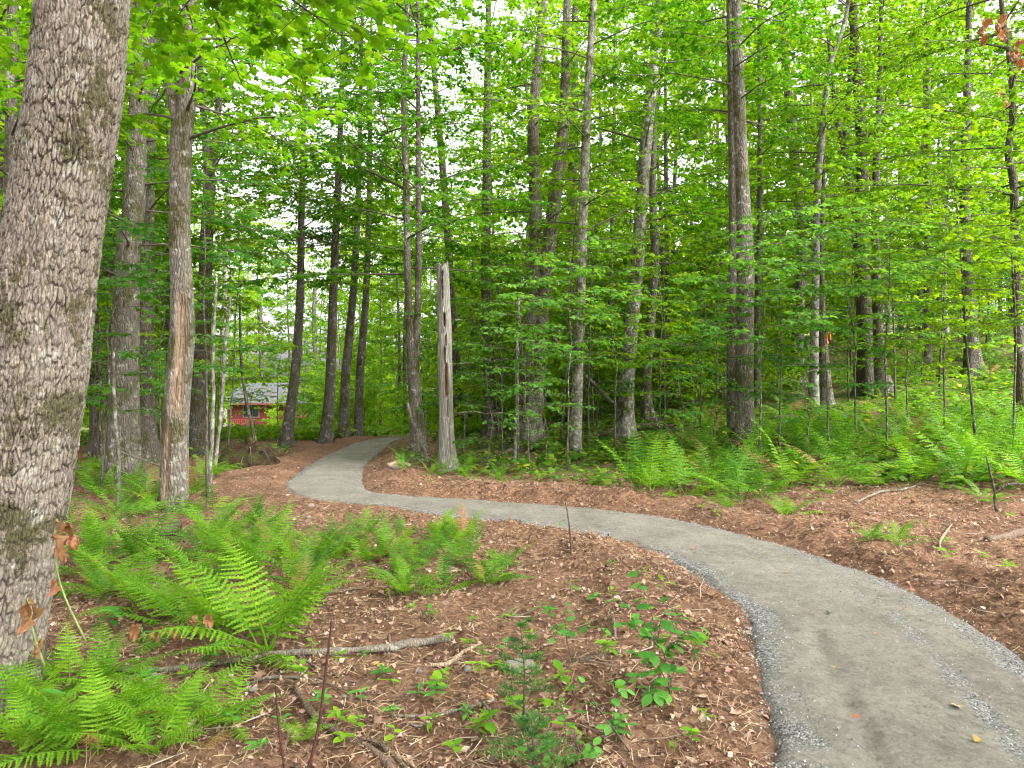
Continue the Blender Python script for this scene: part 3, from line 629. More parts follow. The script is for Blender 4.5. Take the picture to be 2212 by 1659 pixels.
HT('maple_tree', 'dark trunk half hidden behind the nearest big trunk', 'tree', [(205, 985, 20), (203, 800, 17), (206, 600, 15), (212, 300, 12)], 'bark_dark', seed=30, depth=17, limbs=(2.6, 13, 24), limb_len=(1.2, 2.8))
HT('maple_tree', 'grey trunk seen left of the nearest big trunk', 'tree', [(-30, 980, 40), (6, 700, 30), (20, 450, 26), (24, 250, 22)], 'bark', seed=31, depth=12, limbs=(2.6, 12, 24), limb_len=(1.2, 2.6))
HT('maple_tree', 'straight slim trunk between the snag and the leaning pale trunk', 'tree', [(1318, 860, 14), (1318, 700, 12), (1322, 500, 10), (1326, 300, 8)], 'bark_dark', seed=32, depth=28, limbs=(3.4, 15, 24), limb_len=(1.2, 2.8))
HT('maple_tree', 'thin straight trunk between the leaning trunk and the double trunk', 'tree', [(1443, 878, 15), (1442, 700, 12), (1440, 500, 10), (1438, 300, 8)], 'bark_dark', seed=33, depth=24, limbs=(3.0, 15, 26), limb_len=(1.2, 2.8))
HT('maple_tree', 'slim trunk close right of the big double trunk', 'tree', [(1636, 865, 14), (1636, 700, 12), (1640, 500, 12), (1642, 300, 10), (1640, 100, 8)], 'bark', seed=34, depth=21, limbs=(4.0, 15, 24), limb_len=(1.2, 3.0), leaf='leaf_bright')
for a, k in exec_trees: build_tree(*a, **k)

# --- the nearest trunk, with real bark plates
def worley(u, v, nu, s):
    iu = np.floor(u); iv = np.floor(v); f1 = np.full(u.shape, 9.0); f2 = np.full(u.shape, 9.0); cid = np.zeros(u.shape)
    for a in (-1, 0, 1):
        for b in (-1, 0, 1):
            cu, cv = iu + a, iv + b; cw = np.mod(cu, nu)
            dx = cu + .5 + .8 * (hash2(cw, cv, s) - .5) - u; dy = cv + .5 + .8 * (hash2(cw, cv, s + 7) - .5) - v
            d = np.sqrt(dx * dx + dy * dy); m = d < f1
            f2 = np.where(m, f1, np.minimum(f2, d)); f1 = np.where(m, d, f1); cid = np.where(m, hash2(cw, cv, s + 13), cid)
    return f1, f2, cid

def near_tree():
    d = 3.8; org = np.array([(-45 - 1106) / F * d, d, float(base_h((-45 - 1106) / F * d, d))])
    px = [(-45, 1500, 214), (-20, 1350, 212), (18, 1180, 210), (38, 1050, 210), (52, 960, 208), (80, 800, 202), (101, 600, 196), (132, 400, 190), (163, 200, 187), (181, 0, 180), (200, -250, 165), (215, -700, 140)]
    P = np.array([wp(a, b, d) - org for a, b, c in px]); P[:, 2] += 0.0
    P[0, 2] = 0; R = np.array([c / F * d / 2 * .96 for a, b, c in px])
    P = np.vstack([P[0] - (0, 0, .25), P, P[-1] + (.25, .1, 2.6), P[-1] + (.4, .2, 6.0), P[-1] + (.5, .2, 10.0)]); R = np.concatenate([[R[0]], R, [.13, .09, .03]])
    zz = np.concatenate([np.linspace(P[0, 2], 4.3, 760), np.linspace(4.4, P[-1, 2], 60)])
    Q = np.stack([np.interp(zz, P[:, 2], c) for c in (*P.T, R)], 1)
    k = 41; ker = np.hanning(k); ker /= ker.sum()
    for c in (0, 1, 3): Q[:760, c] = np.convolve(np.pad(Q[:760, c], k // 2, mode='edge'), ker, 'valid')
    ns = 360; th = np.arange(ns) * 2 * PI / ns; TH = np.broadcast_to(th[None], (len(zz), ns)); ZZ = np.broadcast_to(zz[:, None], TH.shape)
    nu = 72
    u0 = TH / (2 * PI) * nu; wv = 1.1 * fbm(ZZ * 4, np.cos(TH) * 2 + 5, 3, 2) + .5 * fbm(ZZ * 15, np.sin(TH) * 4, 2, 4)
    f1, f2, cid = worley(u0 + wv, ZZ / .09 + .6 * fbm(TH * 3, ZZ * 5, 2, 6) * np.sin(TH / 2), nu, 1)
    g1, g2, gid = worley(np.mod(u0 + wv, nu) * 1, ZZ / .05 + .8 * cid, nu, 31)
    e = sstep(.0, .2, f2 - f1); e2 = sstep(0, .25, g2 - g1)
    r = Q[:, 3:4] * (1 + .03 * fbm(np.cos(TH) * 1.2 + 3, ZZ * 1.2 + np.sin(TH), 3, 9))
    fl = np.exp(-np.maximum(ZZ, -.1) / .28); r = r * (1 + fl * (.2 + .12 * np.cos(4 * TH + 1) + .08 * np.cos(7 * TH)))
    fine = .0018 * fbm(TH * 60, ZZ * 60, 2, 40)
    tilt = np.mod(ZZ / .09 + cid * 3, 1.0)
    r = r + .013 * (e - .6) * (.5 + .8 * cid) * (.65 + .7 * fbm(TH * 4, ZZ * 3, 2, 61)) + .0035 * (e2 - .5) * e + .006 * (cid - .5) * e + .003 * tilt * e + 2.2 * fine * np.sin(TH / 2)
    V = np.stack([Q[:, 0:1] + r * np.cos(TH), Q[:, 1:2] + r * np.sin(TH), ZZ], -1).reshape(-1, 3)
    i = np.arange(len(zz) - 1)[:, None] * ns; j = np.arange(ns)[None]; k2 = (j + 1) % ns
    q = np.stack([i + j, i + k2, i + ns + k2, i + ns + j], -1).reshape(-1, 4)
    root = thing('maple_tree', 'thick leaning maple trunk with plated mossy bark, nearest to the viewer', 'tree', org)
    crev = np.clip((1 - sstep(.03, .27, f2 - f1)) * (.75 + .9 * fbm(TH * 5, ZZ * 4, 2, 71)) + .4 * (1 - e2) * cid, 0, .95)
    ob('trunk', mesh_np('trunk', V, [q], M['bark_near'], True, {'patch': crev.ravel()}), root)
    rng = np.random.default_rng(77); L = []
    def limb(z, a, ln, rise, sag, rr, dens=.8, sp=.5):
        G = Geo(); p = Q[np.searchsorted(Q[:, 2], z), :3]
        spray(G, L, p, (math.cos(a), math.sin(a), 0), ln, rng, sag=sag, tw_r=rr, lsize=.105, dens=.95, rise=rise, spread=sp)
        ob('branch', G.mesh('branch', M['twig']), root)
    for z, a, ln, rise, sag, rr in [(4.4, 1.3, 2.5, .04, .07, .02), (4.65, 1.05, 2.7, .0, .07, .022), (4.35, 1.6, 2.8, .05, .1, .02), (4.7, 2.1, 2.4, .05, .3, .018), (5.0, 1.8, 3.2, .05, .25, .02), (4.4, 2.5, 2.0, .05, .4, .016)]:
        limb(z, a, ln, rise, sag, rr)
    ob('crown', leaves_mesh('crown', L, MAPLE_HI, M['leaf_near']), root)
near_tree()

# --- the dead snag
root, sorg, _, _ = build_tree('dead_tree', 'weathered silver dead snag with woodpecker holes and jagged broken top', 'dead tree',
   [(966, 1018, 38), (964, 940, 32), (962, 820, 31), (960, 700, 30), (957, 610, 28), (955, 572, 26)], 'bark_snag', H=None, limbs=(0, 1, 0), seed=41, sides=64, rings=220, flare=.3, rugged=.05, jag=.10,
   patches=[(-1.35, 1.35, 1.95, .26, .06), (-1.5, 1.95, 2.25, .12, .05), (-1.5, 2.65, 2.85, .17, .07), (-1.6, 3.15, 3.22, .12, .06), (-1.62, 3.28, 3.36, .12, .06), (-1.6, 3.42, 3.5, .12, .06), (-1.55, 3.55, 3.62, .1, .05), (-1.3, 2.3, 2.45, .1, .05), (-1.2, 1.0, 1.3, .1, .03), (-1.0, .2, .9, .06, .025)])
for z, a, ln, r in [(1.05, .15, .9, .02), (1.95, .1, .35, .02), (1.5, 3.3, .2, .018), (2.75, .3, .12, .02)]:
    G = Geo(); rng = np.random.default_rng(int(z * 100)); t = np.linspace(0, 1, 6)[:, None]
    pts = np.array([math.cos(a) * .15, math.sin(a) * .1, z]) + np.array([math.cos(a), -.2, .06]) * ln * t + rng.normal(0, .03 * ln, (6, 3)) * t
    G.tube(pts, np.linspace(r, r * .35, 6), 7); ob('branch', G.mesh('branch', M['stick_grey']), root)

# ------------------------------------------------------------------ background woods: shared trunks and crowns, copied
def far_variant(seed, H, r, zmin, n, ln, lsize, dens, bark):
    rng = np.random.default_rng(seed); P = np.array([[0, 0, -.3], [0, 0, 0]] + [[rng.normal(0, .25) * u, rng.normal(0, .25) * u, H * u] for u in (.3, .6, .85, 1.0)]); R = np.array([r, r, r * .8, r * .55, r * .3, .015])
    me, Pc, Rc = trunk_mesh('trunk', P, R, M[bark], 12, 40, seed, .4, (), .04)
    L = []; G = Geo()
    for i in range(n):
        z = zmin + (H - zmin) * ((i + rng.uniform(0, 1)) / n) ** .95
        k = int(np.clip(np.searchsorted(Pc[:, 2], z), 1, len(Pc) - 1)); a = i * 2.399 + rng.uniform(-.6, .6)
        up = rng.uniform(-.25, .75); u = (z - zmin) / (H - zmin)
        spray(G, L, Pc[k], (math.cos(a), math.sin(a), 0), rng.uniform(*ln) * (1 - .5 * u ** 3), rng, sag=.1 + .2 * up, tw_r=min(.025, Rc[k] * .6), lsize=lsize, dens=dens, rise=up, twigs=8, wood=False, nj=.85)
    return me, G, L
FAR = []
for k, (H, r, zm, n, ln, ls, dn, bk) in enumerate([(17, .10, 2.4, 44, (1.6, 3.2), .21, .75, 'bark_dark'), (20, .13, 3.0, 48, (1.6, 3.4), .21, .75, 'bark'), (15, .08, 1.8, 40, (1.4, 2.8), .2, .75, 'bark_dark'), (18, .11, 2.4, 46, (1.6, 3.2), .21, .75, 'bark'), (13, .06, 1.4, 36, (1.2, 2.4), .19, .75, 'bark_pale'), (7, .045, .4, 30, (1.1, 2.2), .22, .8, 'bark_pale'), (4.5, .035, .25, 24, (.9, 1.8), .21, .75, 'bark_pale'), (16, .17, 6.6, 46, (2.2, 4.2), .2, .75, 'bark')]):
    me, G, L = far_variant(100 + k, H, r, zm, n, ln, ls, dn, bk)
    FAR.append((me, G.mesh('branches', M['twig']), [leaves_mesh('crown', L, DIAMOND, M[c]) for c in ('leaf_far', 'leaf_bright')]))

def far_tree(x, y, k, s, rz, label, group, bright):
    group = group if 'young' not in label else 'young trees in the woods'
    t = thing('background_tree', label, 'tree', (x, y, float(base_h(x, y))), (0, 0, rz), s, group)
    me, bm, cr = FAR[k]
    ob('trunk', me, t)
    if y < 50: ob('branch', bm, t)
    ob('crown', cr[bright], t)

rs = random.Random(5)
hero_xy = [(o.location.x, o.location.y) for o in S.objects if o.parent is None and o.get('category') in ('tree', 'dead tree')]
spots = []
def try_spot(x, y, dmin):
    if trail_dist(x, y)[0][0] < 1.2: return False
    for a, b in spots + hero_xy:
        if (a - x) ** 2 + (b - y) ** 2 < dmin * dmin: return False
    spots.append((x, y)); return True
def zone(n, d0, d1, p0, p1, dmin, fn):
    c = 0
    for _ in range(n * 14):
        d = math.sqrt(rs.uniform(d0 * d0, d1 * d1)); p = rs.uniform(p0, p1); x = (p - 1106) / F * d
        if try_spot(x, d, dmin): fn(x, d, p); c += 1
        if c >= n: break
LMK = [(-300, 'the left border'), (95, 'the nearest big trunk'), (268, 'the stout grey trunk'), (388, 'the scarred maple'), (440, 'the forked dark trunk'), (500, 'the red cabin corner'), (640, 'the leaning bend trunk'), (715, 'the dark verge trunk'), (785, 'the crest trunks'), (890, 'the mossy forked trunk'), (960, 'the dead snag'), (1052, 'the dark furrowed trunk'),
       (1170, 'the clumped maple'), (1250, 'the pale speckled trunk'), (1375, 'the leaning pale trunk'), (1442, 'the thin straight trunk'), (1600, 'the big double trunk'), (1722, 'the bending pale trunk'), (1780, 'the ribbon trunk'), (1860, 'the black barked maple'), (1990, 'the white birches'), (2095, 'the brown slope trunk'), (2195, 'the slim border trunk'), (9999, 'the right border')]
def between(p):
    i = [k for k, (q, _) in enumerate(LMK) if q <= p]; i = i[-1] if i else 0
    return 'between %s and %s' % (LMK[i][1], LMK[i + 1][1])
def row(d): return 'near' if d < 19 else 'second row' if d < 23 else 'middling' if d < 28 else 'distant' if d < 42 else 'remote' if d < 80 else 'farthest'
def put(label, group, ks, bright=(0, 1), s0=.8, s1=1.15):
    return lambda x, y, p: far_tree(x, y, rs.choice(ks), rs.uniform(s0, s1), rs.uniform(0, 6.28), '%s %s %s' % (row(y), label, between(p)), group, rs.choice(bright))
zone(13, 22, 40, 1060, 1700, 2.2, put('slim leafy tree', 'trees deep in the centre woods', (0, 1, 2, 3, 4), (0, 0, 1)))
zone(17, 24, 44, 1700, 2420, 2.2, put('slim leafy tree', 'trees on the right slope', (0, 1, 2, 3, 4), (1, 1, 0)))
zone(12, 44, 78, 1000, 2500, 4.0, put('leafy tree', 'distant trees on the slope', (0, 1, 2, 3), (1, 1, 0), .9, 1.3))
zone(16, 16, 34, -120, 400, 2.2, put('shaded tree', 'trees in the left woods', (0, 1, 2, 3), (0, 0, 1)))
zone(9, 36, 70, -250, 430, 4.0, put('leafy tree', 'far trees on the left', (0, 1, 2, 3), (1, 1, 0), .9, 1.3))
zone(4, 30, 48, 820, 1060, 2.6, put('leafy tree', 'trees past the trail crest', (0, 1, 2, 3, 4), (0, 1), .8, 1.0))
zone(28, 84, 112, 330, 1060, 3.5, put('pale green tree', 'trees behind the clearing', (0, 1, 2, 3), (1, 1), 1.35, 1.8))
zone(12, 80, 100, 900, 2600, 6.0, put('tall tree', 'farthest trees', (1, 3), (1, 0), 1.0, 1.5))
zone(26, 30, 46, 1000, 2400, 1.8, put('bushy young tree', 'young trees in the woods', (5, 6), (1, 1, 0), .8, 1.2))
zone(18, 20, 31, 1040, 1760, 1.5, put('bushy young tree', 'young trees in the woods', (6, 6, 5), (1, 1), .6, .95))
zone(42, 46, 76, 1000, 2450, 2.2, put('bushy young tree', 'young trees in the woods', (5, 6), (1, 1, 0), .9, 1.4))
zone(22, 26, 60, -150, 440, 2.0, put('bushy young tree', 'young trees in the woods', (5, 6), (1, 1, 0), .8, 1.3))
zone(30, 80, 104, 400, 1060, 2.4, put('bushy young tree', 'young trees in the woods', (5, 6), (1, 1), .8, 1.2))
zone(12, 27, 40, 720, 1060, 1.6, put('bushy young tree', 'young trees in the woods', (6, 6), (1, 1), .35, .6))
zone(18, 40, 72, 640, 1060, 2.2, put('bushy young tree', 'young trees in the woods', (5, 6), (1, 1), .6, 1.1))
for x, y, sc in [(-5.2, -2.5, 1.0), (4.8, -3.2, 1.0), (-.2, -7.5, 1.0), (6.8, 2.2, 1.0), (9.6, 6.5, 1.0), (-8.8, 5.5, 1.0), (10.5, -2, 1.0)]:  # unseen trees added to shade the foreground, crowned high to let low light in
    far_tree(x, y, 7, sc, x * 2.1, 'added unseen maple that shades the foreground', 'added shade trees out of view', 0)

for p_s, d_s, sc, lab in [(612, 46, .55, 'bright young tree screening the right end of the cabin'), (655, 52, .8, 'bright young tree right of the cabin behind the bend trunks'), (585, 60, .5, 'low bright shrub before the cabin wall'), (455, 40, .7, 'bright young tree left of the pale trunk by the cabin')]:
    far_tree((p_s - 1106) / F * d_s, d_s, 6, sc, p_s, lab, 'shrubs round the cabin', 1)

# ------------------------------------------------------------------ understory saplings
def sapling_variant(seed, H, zmin, n, ln, T, ls, mat, dens=.9):
    rng = np.random.default_rng(seed); G = Geo(); L = []
    u = np.linspace(0, 1, 8)[:, None]; P = np.array([0, 0, -.1]) + np.array([rng.normal(0, .035), rng.normal(0, .035), 1]) * (H + .1) * u + rng.normal(0, .055, (8, 3)) * u
    G.tube(P, np.linspace(.0036 * H + .005, .003, 8), 7); B = []; BJ = []
    for i in range(n):
        z = zmin + (H - zmin) * (i + rng.uniform(0, 1)) / n; k = int(np.clip(np.searchsorted(P[:, 2], z), 1, 7)); f = (z - P[k - 1, 2]) / (P[k, 2] - P[k - 1, 2]); p = P[k - 1] * (1 - f) + P[k] * f
        a = i * 2.4 + rng.uniform(-.5, .5); b = Geo(); up = rng.uniform(.05, .35)
        lnb = rng.uniform(*ln) * (1 - .35 * i / n)
        spray(b, L, p, (math.cos(a), math.sin(a), 0), lnb, np.random.default_rng(seed * 50 + i), sag=.12 + .12 * up, tw_r=.008, lsize=ls, dens=dens, rise=up)
        B.append(b.mesh('branch', M['twig'])); bj = Geo(); spray(bj, [], p, (math.cos(a), math.sin(a), 0), lnb, np.random.default_rng(seed * 50 + i), sag=.12 + .12 * up, tw_r=.008, rise=up, wood=False); BJ.append(bj)
    J = Geo(); J.tube(P, np.linspace(.0036 * H + .005, .003, 8), 7)
    for bq in BJ: J.V += bq.V; J.A += bq.A; J.F3 += [f + J.n for f in bq.F3]; J.F4 += [f + J.n for f in bq.F4]; J.n += bq.n
    return G.mesh('stem', M['bark']), B, J.mesh('stem', M['twig']), {m: leaves_mesh('crown', L, T, M[m]) for m in mat}
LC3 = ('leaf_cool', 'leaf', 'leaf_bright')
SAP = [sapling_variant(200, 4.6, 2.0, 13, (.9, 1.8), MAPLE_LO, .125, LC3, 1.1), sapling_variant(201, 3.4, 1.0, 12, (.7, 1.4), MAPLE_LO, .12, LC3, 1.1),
       sapling_variant(202, 6.0, 1.8, 17, (.9, 2.0), MAPLE_LO, .125, LC3, 1.1), sapling_variant(203, 2.0, .5, 9, (.4, .8), MAPLE_LO, .095, LC3, 1.1),
       sapling_variant(204, 5.2, 1.2, 17, (.8, 1.7), MAPLE_LO, .125, LC3, 1.1)]
def sapling(x, y, k, s, rz, label, mat, group=None):
    t = thing('maple_sapling', label, 'sapling', (x, y, float(base_h(x, y))), (0, 0, rz), s, group)
    st, B, J, cr = SAP[k]
    if group: ob('stem', J, t)
    else:
        ob('stem', st, t)
        for b in B: ob('branch', b, t)
    ob('crown', cr[mat], t)
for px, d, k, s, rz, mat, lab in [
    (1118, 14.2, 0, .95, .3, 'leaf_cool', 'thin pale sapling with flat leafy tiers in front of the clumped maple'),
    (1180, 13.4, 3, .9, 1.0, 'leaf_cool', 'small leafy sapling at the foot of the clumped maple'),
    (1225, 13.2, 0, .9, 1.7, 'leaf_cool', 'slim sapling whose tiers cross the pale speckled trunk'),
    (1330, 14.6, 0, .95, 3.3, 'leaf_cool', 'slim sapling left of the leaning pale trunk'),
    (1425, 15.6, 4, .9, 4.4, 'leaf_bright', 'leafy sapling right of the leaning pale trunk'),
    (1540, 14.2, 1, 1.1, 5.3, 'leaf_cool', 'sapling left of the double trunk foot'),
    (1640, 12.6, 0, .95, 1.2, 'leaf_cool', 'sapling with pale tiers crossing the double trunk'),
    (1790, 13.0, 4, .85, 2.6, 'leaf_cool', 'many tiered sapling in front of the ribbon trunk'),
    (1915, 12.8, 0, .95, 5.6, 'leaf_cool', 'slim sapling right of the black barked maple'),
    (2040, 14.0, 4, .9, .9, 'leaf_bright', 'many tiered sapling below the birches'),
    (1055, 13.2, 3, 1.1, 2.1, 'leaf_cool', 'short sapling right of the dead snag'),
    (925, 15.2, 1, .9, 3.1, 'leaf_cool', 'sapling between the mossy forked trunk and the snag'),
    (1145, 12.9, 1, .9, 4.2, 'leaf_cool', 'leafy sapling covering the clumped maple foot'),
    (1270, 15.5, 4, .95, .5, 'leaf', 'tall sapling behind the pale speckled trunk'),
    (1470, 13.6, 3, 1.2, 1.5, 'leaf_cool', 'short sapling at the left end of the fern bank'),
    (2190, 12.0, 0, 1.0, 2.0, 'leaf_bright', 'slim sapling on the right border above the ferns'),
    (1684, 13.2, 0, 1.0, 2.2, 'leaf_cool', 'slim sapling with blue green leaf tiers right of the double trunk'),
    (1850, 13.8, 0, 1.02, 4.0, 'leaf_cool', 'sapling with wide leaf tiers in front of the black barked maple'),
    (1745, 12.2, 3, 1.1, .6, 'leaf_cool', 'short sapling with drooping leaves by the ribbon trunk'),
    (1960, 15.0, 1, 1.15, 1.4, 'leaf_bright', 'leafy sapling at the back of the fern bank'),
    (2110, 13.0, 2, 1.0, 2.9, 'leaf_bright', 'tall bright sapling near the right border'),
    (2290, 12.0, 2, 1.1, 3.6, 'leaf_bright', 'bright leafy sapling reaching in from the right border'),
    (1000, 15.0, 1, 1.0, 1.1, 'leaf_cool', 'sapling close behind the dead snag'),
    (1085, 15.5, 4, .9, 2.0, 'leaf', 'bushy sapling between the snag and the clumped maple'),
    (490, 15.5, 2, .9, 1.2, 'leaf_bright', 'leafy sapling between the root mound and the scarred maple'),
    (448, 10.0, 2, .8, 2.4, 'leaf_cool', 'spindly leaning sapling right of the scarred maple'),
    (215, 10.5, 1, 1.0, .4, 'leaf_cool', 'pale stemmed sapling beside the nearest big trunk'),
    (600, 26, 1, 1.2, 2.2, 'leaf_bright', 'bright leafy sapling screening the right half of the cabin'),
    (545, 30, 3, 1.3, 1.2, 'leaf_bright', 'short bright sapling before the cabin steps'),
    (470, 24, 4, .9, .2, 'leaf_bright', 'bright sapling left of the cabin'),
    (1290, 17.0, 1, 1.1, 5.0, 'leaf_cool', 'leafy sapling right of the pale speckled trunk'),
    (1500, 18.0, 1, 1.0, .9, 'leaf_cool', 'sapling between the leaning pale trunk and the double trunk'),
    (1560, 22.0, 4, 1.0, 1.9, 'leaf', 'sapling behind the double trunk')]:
    sapling((px - 1106) / F * d, d, k, s, rz, lab, mat)
def psap(group, ks, mats, s0=.75, s1=1.2):
    return lambda x, y, p: sapling(x, y, rs.choice(ks), rs.uniform(s0, s1), rs.uniform(0, 6.28), '%s leafy sapling %s' % (row(y), between(p)), rs.choice(mats), group)
zone(48, 16, 36, 1030, 1600, 1.1, psap('saplings behind the central trunks', (1, 2, 4, 3, 0), ('leaf', 'leaf_bright', 'leaf_bright')))
zone(56, 19, 38, 1600, 2360, 1.1, psap('saplings up the right slope', (1, 2, 4, 3, 0), ('leaf_bright', 'leaf_cool', 'leaf_bright'), .75, 1.3))
zone(28, 12, 28, -80, 430, 1.1, psap('saplings in the left understory', (1, 2, 4), ('leaf', 'leaf_cool', 'leaf_bright'), .8, 1.25))
zone(4, 24, 34, 430, 470, 1.1, psap('saplings left of the cabin', (1, 2, 4), ('leaf', 'leaf_bright'), .7, 1.1))
zone(10, 30, 50, 640, 1000, 1.3, psap('saplings behind the central trunks', (1, 2, 4, 0), ('leaf_bright', 'leaf', 'leaf_bright'), .7, 1.2))
# ------------------------------------------------------------------ ferns
def frond_mesh(seed, teeth, npair, phi0, bend, width, mat):
    rng = np.random.default_rng(seed); G = Geo()
    t = np.linspace(0, 1, 15); ph = phi0 + bend * t ** 1.3
    seg = np.stack([0 * t + .02 * np.sin(3 * t + seed), np.sin(ph), np.cos(ph)], 1) / 14
    P = np.vstack([[0, 0, 0], np.cumsum(seg, 0)[:-1]])
    G.tube(P, np.linspace(.0065, .0012, 15), 4, cap=False)
    tv = []; tf = []
    for i in range(teeth):
        y0, y1 = i / teeth, (i + 1) / teeth; wv = .15 * (1 - .7 * y0) * (1 if i else .8)
        for e in (-1, 1):
            b = len(tv); tv += [(0, y0, 0), (e * wv, y0 + .8 / teeth, .02), (0, min(1, y1 + .06), 0)]; tf.append((b, b + 1, b + 2) if e > 0 else (b, b + 2, b + 1))
    TP = (np.array(tv, float), np.array(tf))
    if teeth == 0: TP = (np.array([(0, 0, 0), (.105, .3, .02), (0, 1, -.08), (-.105, .3, .02)], float), np.array([(0, 1, 2), (0, 2, 3)]))
    u = np.linspace(.2, .985, npair); prof = width * np.sin(np.clip((u - .08) / .92, 0, 1) ** .62 * PI) ** .8 * (1 - .25 * u) + .006
    for e in (-1, 1):
        uu = np.clip(u + rng.normal(0, .004, npair), 0, .999); f = uu * 14; k = f.astype(int); f = (f - k)[:, None]; k1 = np.minimum(k + 1, 14)
        p = P[k] * (1 - f) + P[k1] * f; tg = unit(P[k1] - P[k] + 1e-9); nr = unit(np.cross(np.array([1.0, 0, 0]), tg))
        fw = (.28 + .5 * uu ** 2)[:, None] + rng.normal(0, .07, (npair, 1)); D = np.array([e * 1.0, 0, 0]) + tg * fw - nr * (.16 + rng.normal(0, .1, (npair, 1))) - np.array([0, 0, .12])
        G.leaves(TP, p, D, nr + rng.normal(0, .12, (npair, 3)), prof * rng.uniform(.85, 1.1, npair))
    return G.mesh('frond', mat, smooth=False)
FR_HI = [frond_mesh(300 + k, 6, 21, a, b, w, M['fern']) for k, (a, b, w) in enumerate([(.3, 1.0, .17), (.6, .9, .18), (.2, .8, .16), (.85, .7, .19), (.45, 1.4, .17), (1.05, .5, .18)])]
FR_MD = [frond_mesh(320 + k, 4, 18, a, b, w, M['fern']) for k, (a, b, w) in enumerate([(.35, 1.2, .17), (.6, 1.1, .18), (.25, .9, .16), (.8, .9, .19), (1.05, .7, .18)])]
FR_LO = [frond_mesh(340 + k, 0, 15, a, b, w, M['fern']) for k, (a, b, w) in enumerate([(.4, 1.2, .18), (.7, 1.0, .19), (1.0, .7, .18)])]
rf = random.Random(9)
def fern(x, y, size, n, label, lod=0, yellow=.3, group=None, rz=None, tilt=0):
    t = thing('fern', label, 'fern', (x, y, gz(x, y) - .01), (0, 0, rf.uniform(0, 6.28) if rz is None else rz), None, group)
    V = (FR_HI, FR_MD, FR_LO)[lod]; yl = rf.random() < yellow
    for i in range(n):
        o = ob('frond', rf.choice(V), t, (rf.uniform(-.04, .04), rf.uniform(-.04, .04), 0), (rf.uniform(-.12, .15) + tilt, rf.uniform(-.15, .15), i * 6.283 / n + rf.uniform(-.35, .35)), size * rf.uniform(.65, 1.1))
        if rf.random() < .025:
            o.material_slots[0].link = 'OBJECT'; o.material_slots[0].material = M['fern_dry']
        elif yl or rf.random() < .12:
            o.material_slots[0].link = 'OBJECT'; o.material_slots[0].material = M['fern_yellow']
    return t
def fpx(px, py, size, n, label, lod=0, yellow=.3, **k):
    x, y = gp(px, py); return fern(x, y, size, n, label, lod, yellow, **k)

for px, py, s, n, yl, lab in [
    (572, 1412, .80, 9, 1, 'tall upright fern with yellow stalks above the long grey fallen branch'),
    (470, 1372, .66, 8, 1, 'fern left of the tall upright fern, fronds fanned wide'),
    (392, 1352, .62, 7, 0, 'fern with one long pale stalked frond above the dried leaves'),
    (300, 1318, .60, 8, 1, 'bright fern right of the dried leaves on the big trunk'),
    (215, 1282, .58, 7, 0, 'fern brushing the right side of the big trunk'),
    (420, 1262, .60, 7, 0, 'darker fern in the middle of the left fern patch'),
    (345, 1212, .62, 7, 0, 'fern below the hollow log end on the left'),
    (212, 1190, .62, 8, 1, 'fern behind the big trunk in the left patch'),
    (255, 1132, .62, 7, 0, 'fern in front of the stout grey left trunk'),
    (470, 1180, .52, 6, 1, 'small fern beside the bare soil right of the hollow log'),
    (330, 1092, .6, 7, 0, 'fern left of the scarred maple foot'),
    (205, 1070, .6, 7, 0, 'fern at the back of the left patch near the big trunk'),
    (420, 1070, .5, 6, 0, 'fern right of the scarred maple foot'),
    (470, 1020, .5, 6, 0, 'low fern in front of the root mound'),
    (545, 1195, .55, 6, 1, 'fern at the rear edge of the tall upright fern'),
    (640, 1330, .5, 6, 1, 'fern leaning over the bare soil right of the tall fern'),
    (722, 1205, .40, 6, 0, 'low fern at the left end of the middle patch'),
    (790, 1172, .46, 5, 0, 'upright fern tip rising from the middle patch near the trail'),
    (850, 1205, .44, 7, 1, 'fern in the rear of the middle patch'),
    (905, 1235, .46, 7, 0, 'fern in the heart of the middle patch'),
    (955, 1180, .42, 6, 0, 'fern at the rear right of the middle patch by the trail'),
    (1000, 1225, .46, 7, 0, 'broad fern right of the middle patch heart'),
    (1068, 1262, .44, 6, 0, 'dark fern at the right end of the middle patch'),
    (885, 1290, .36, 5, 1, 'small yellowish fern at the front of the middle patch'),
    (955, 1275, .40, 6, 0, 'fern at the front right of the middle patch'),
    (60, 1650, .55, 8, 1, 'bright fern in the lower left corner'),
    (150, 1602, .50, 8, 1, 'yellow green fern in front of the big trunk foot'),
    (255, 1585, .48, 7, 1, 'yellow green fern second from the big trunk foot'),
    (345, 1550, .46, 7, 1, 'fern below the grey curved root'),
    (430, 1600, .44, 7, 1, 'fern in the middle of the bottom left patch'),
    (130, 1500, .48, 7, 1, 'fern touching the right of the big trunk foot'),
    (215, 1482, .5, 7, 1, 'fern left of the curved grey root'),
    (490, 1590, .36, 5, 1, 'small fern at the right end of the bottom left patch'),
    (330, 1652, .46, 7, 1, 'fern on the bottom border of the left patch'),
    (35, 1570, .5, 6, 1, 'fern between the trunk foot and the left border'),
    (660, 1605, .2, 4, 1, 'tiny fern by the red brown upright stem'),
    (200, 1650, .48, 7, 1, 'fern on the bottom border right of the corner fern'),
    (1935, 1192, .44, 6, 0, 'lone dark green fern on the litter right of the trail'),
    (1888, 1200, .28, 5, 0, 'small flat fern beside the lone dark green fern'),
    (2120, 1085, .5, 7, 0, 'fern under the dark broken stem on the right'),
    (1700, 1110, .5, 5, 1, 'bent yellow fern leaning to the trail on the right verge'),
    (1560, 1105, .4, 6, 0, 'low fern nearest the trail on the right verge')]:
    fpx(px, py, s * (1.02 if py > 1470 else 1.14), n + 3, lab, 0, 1.0 if yl else .1, tilt=-.22)

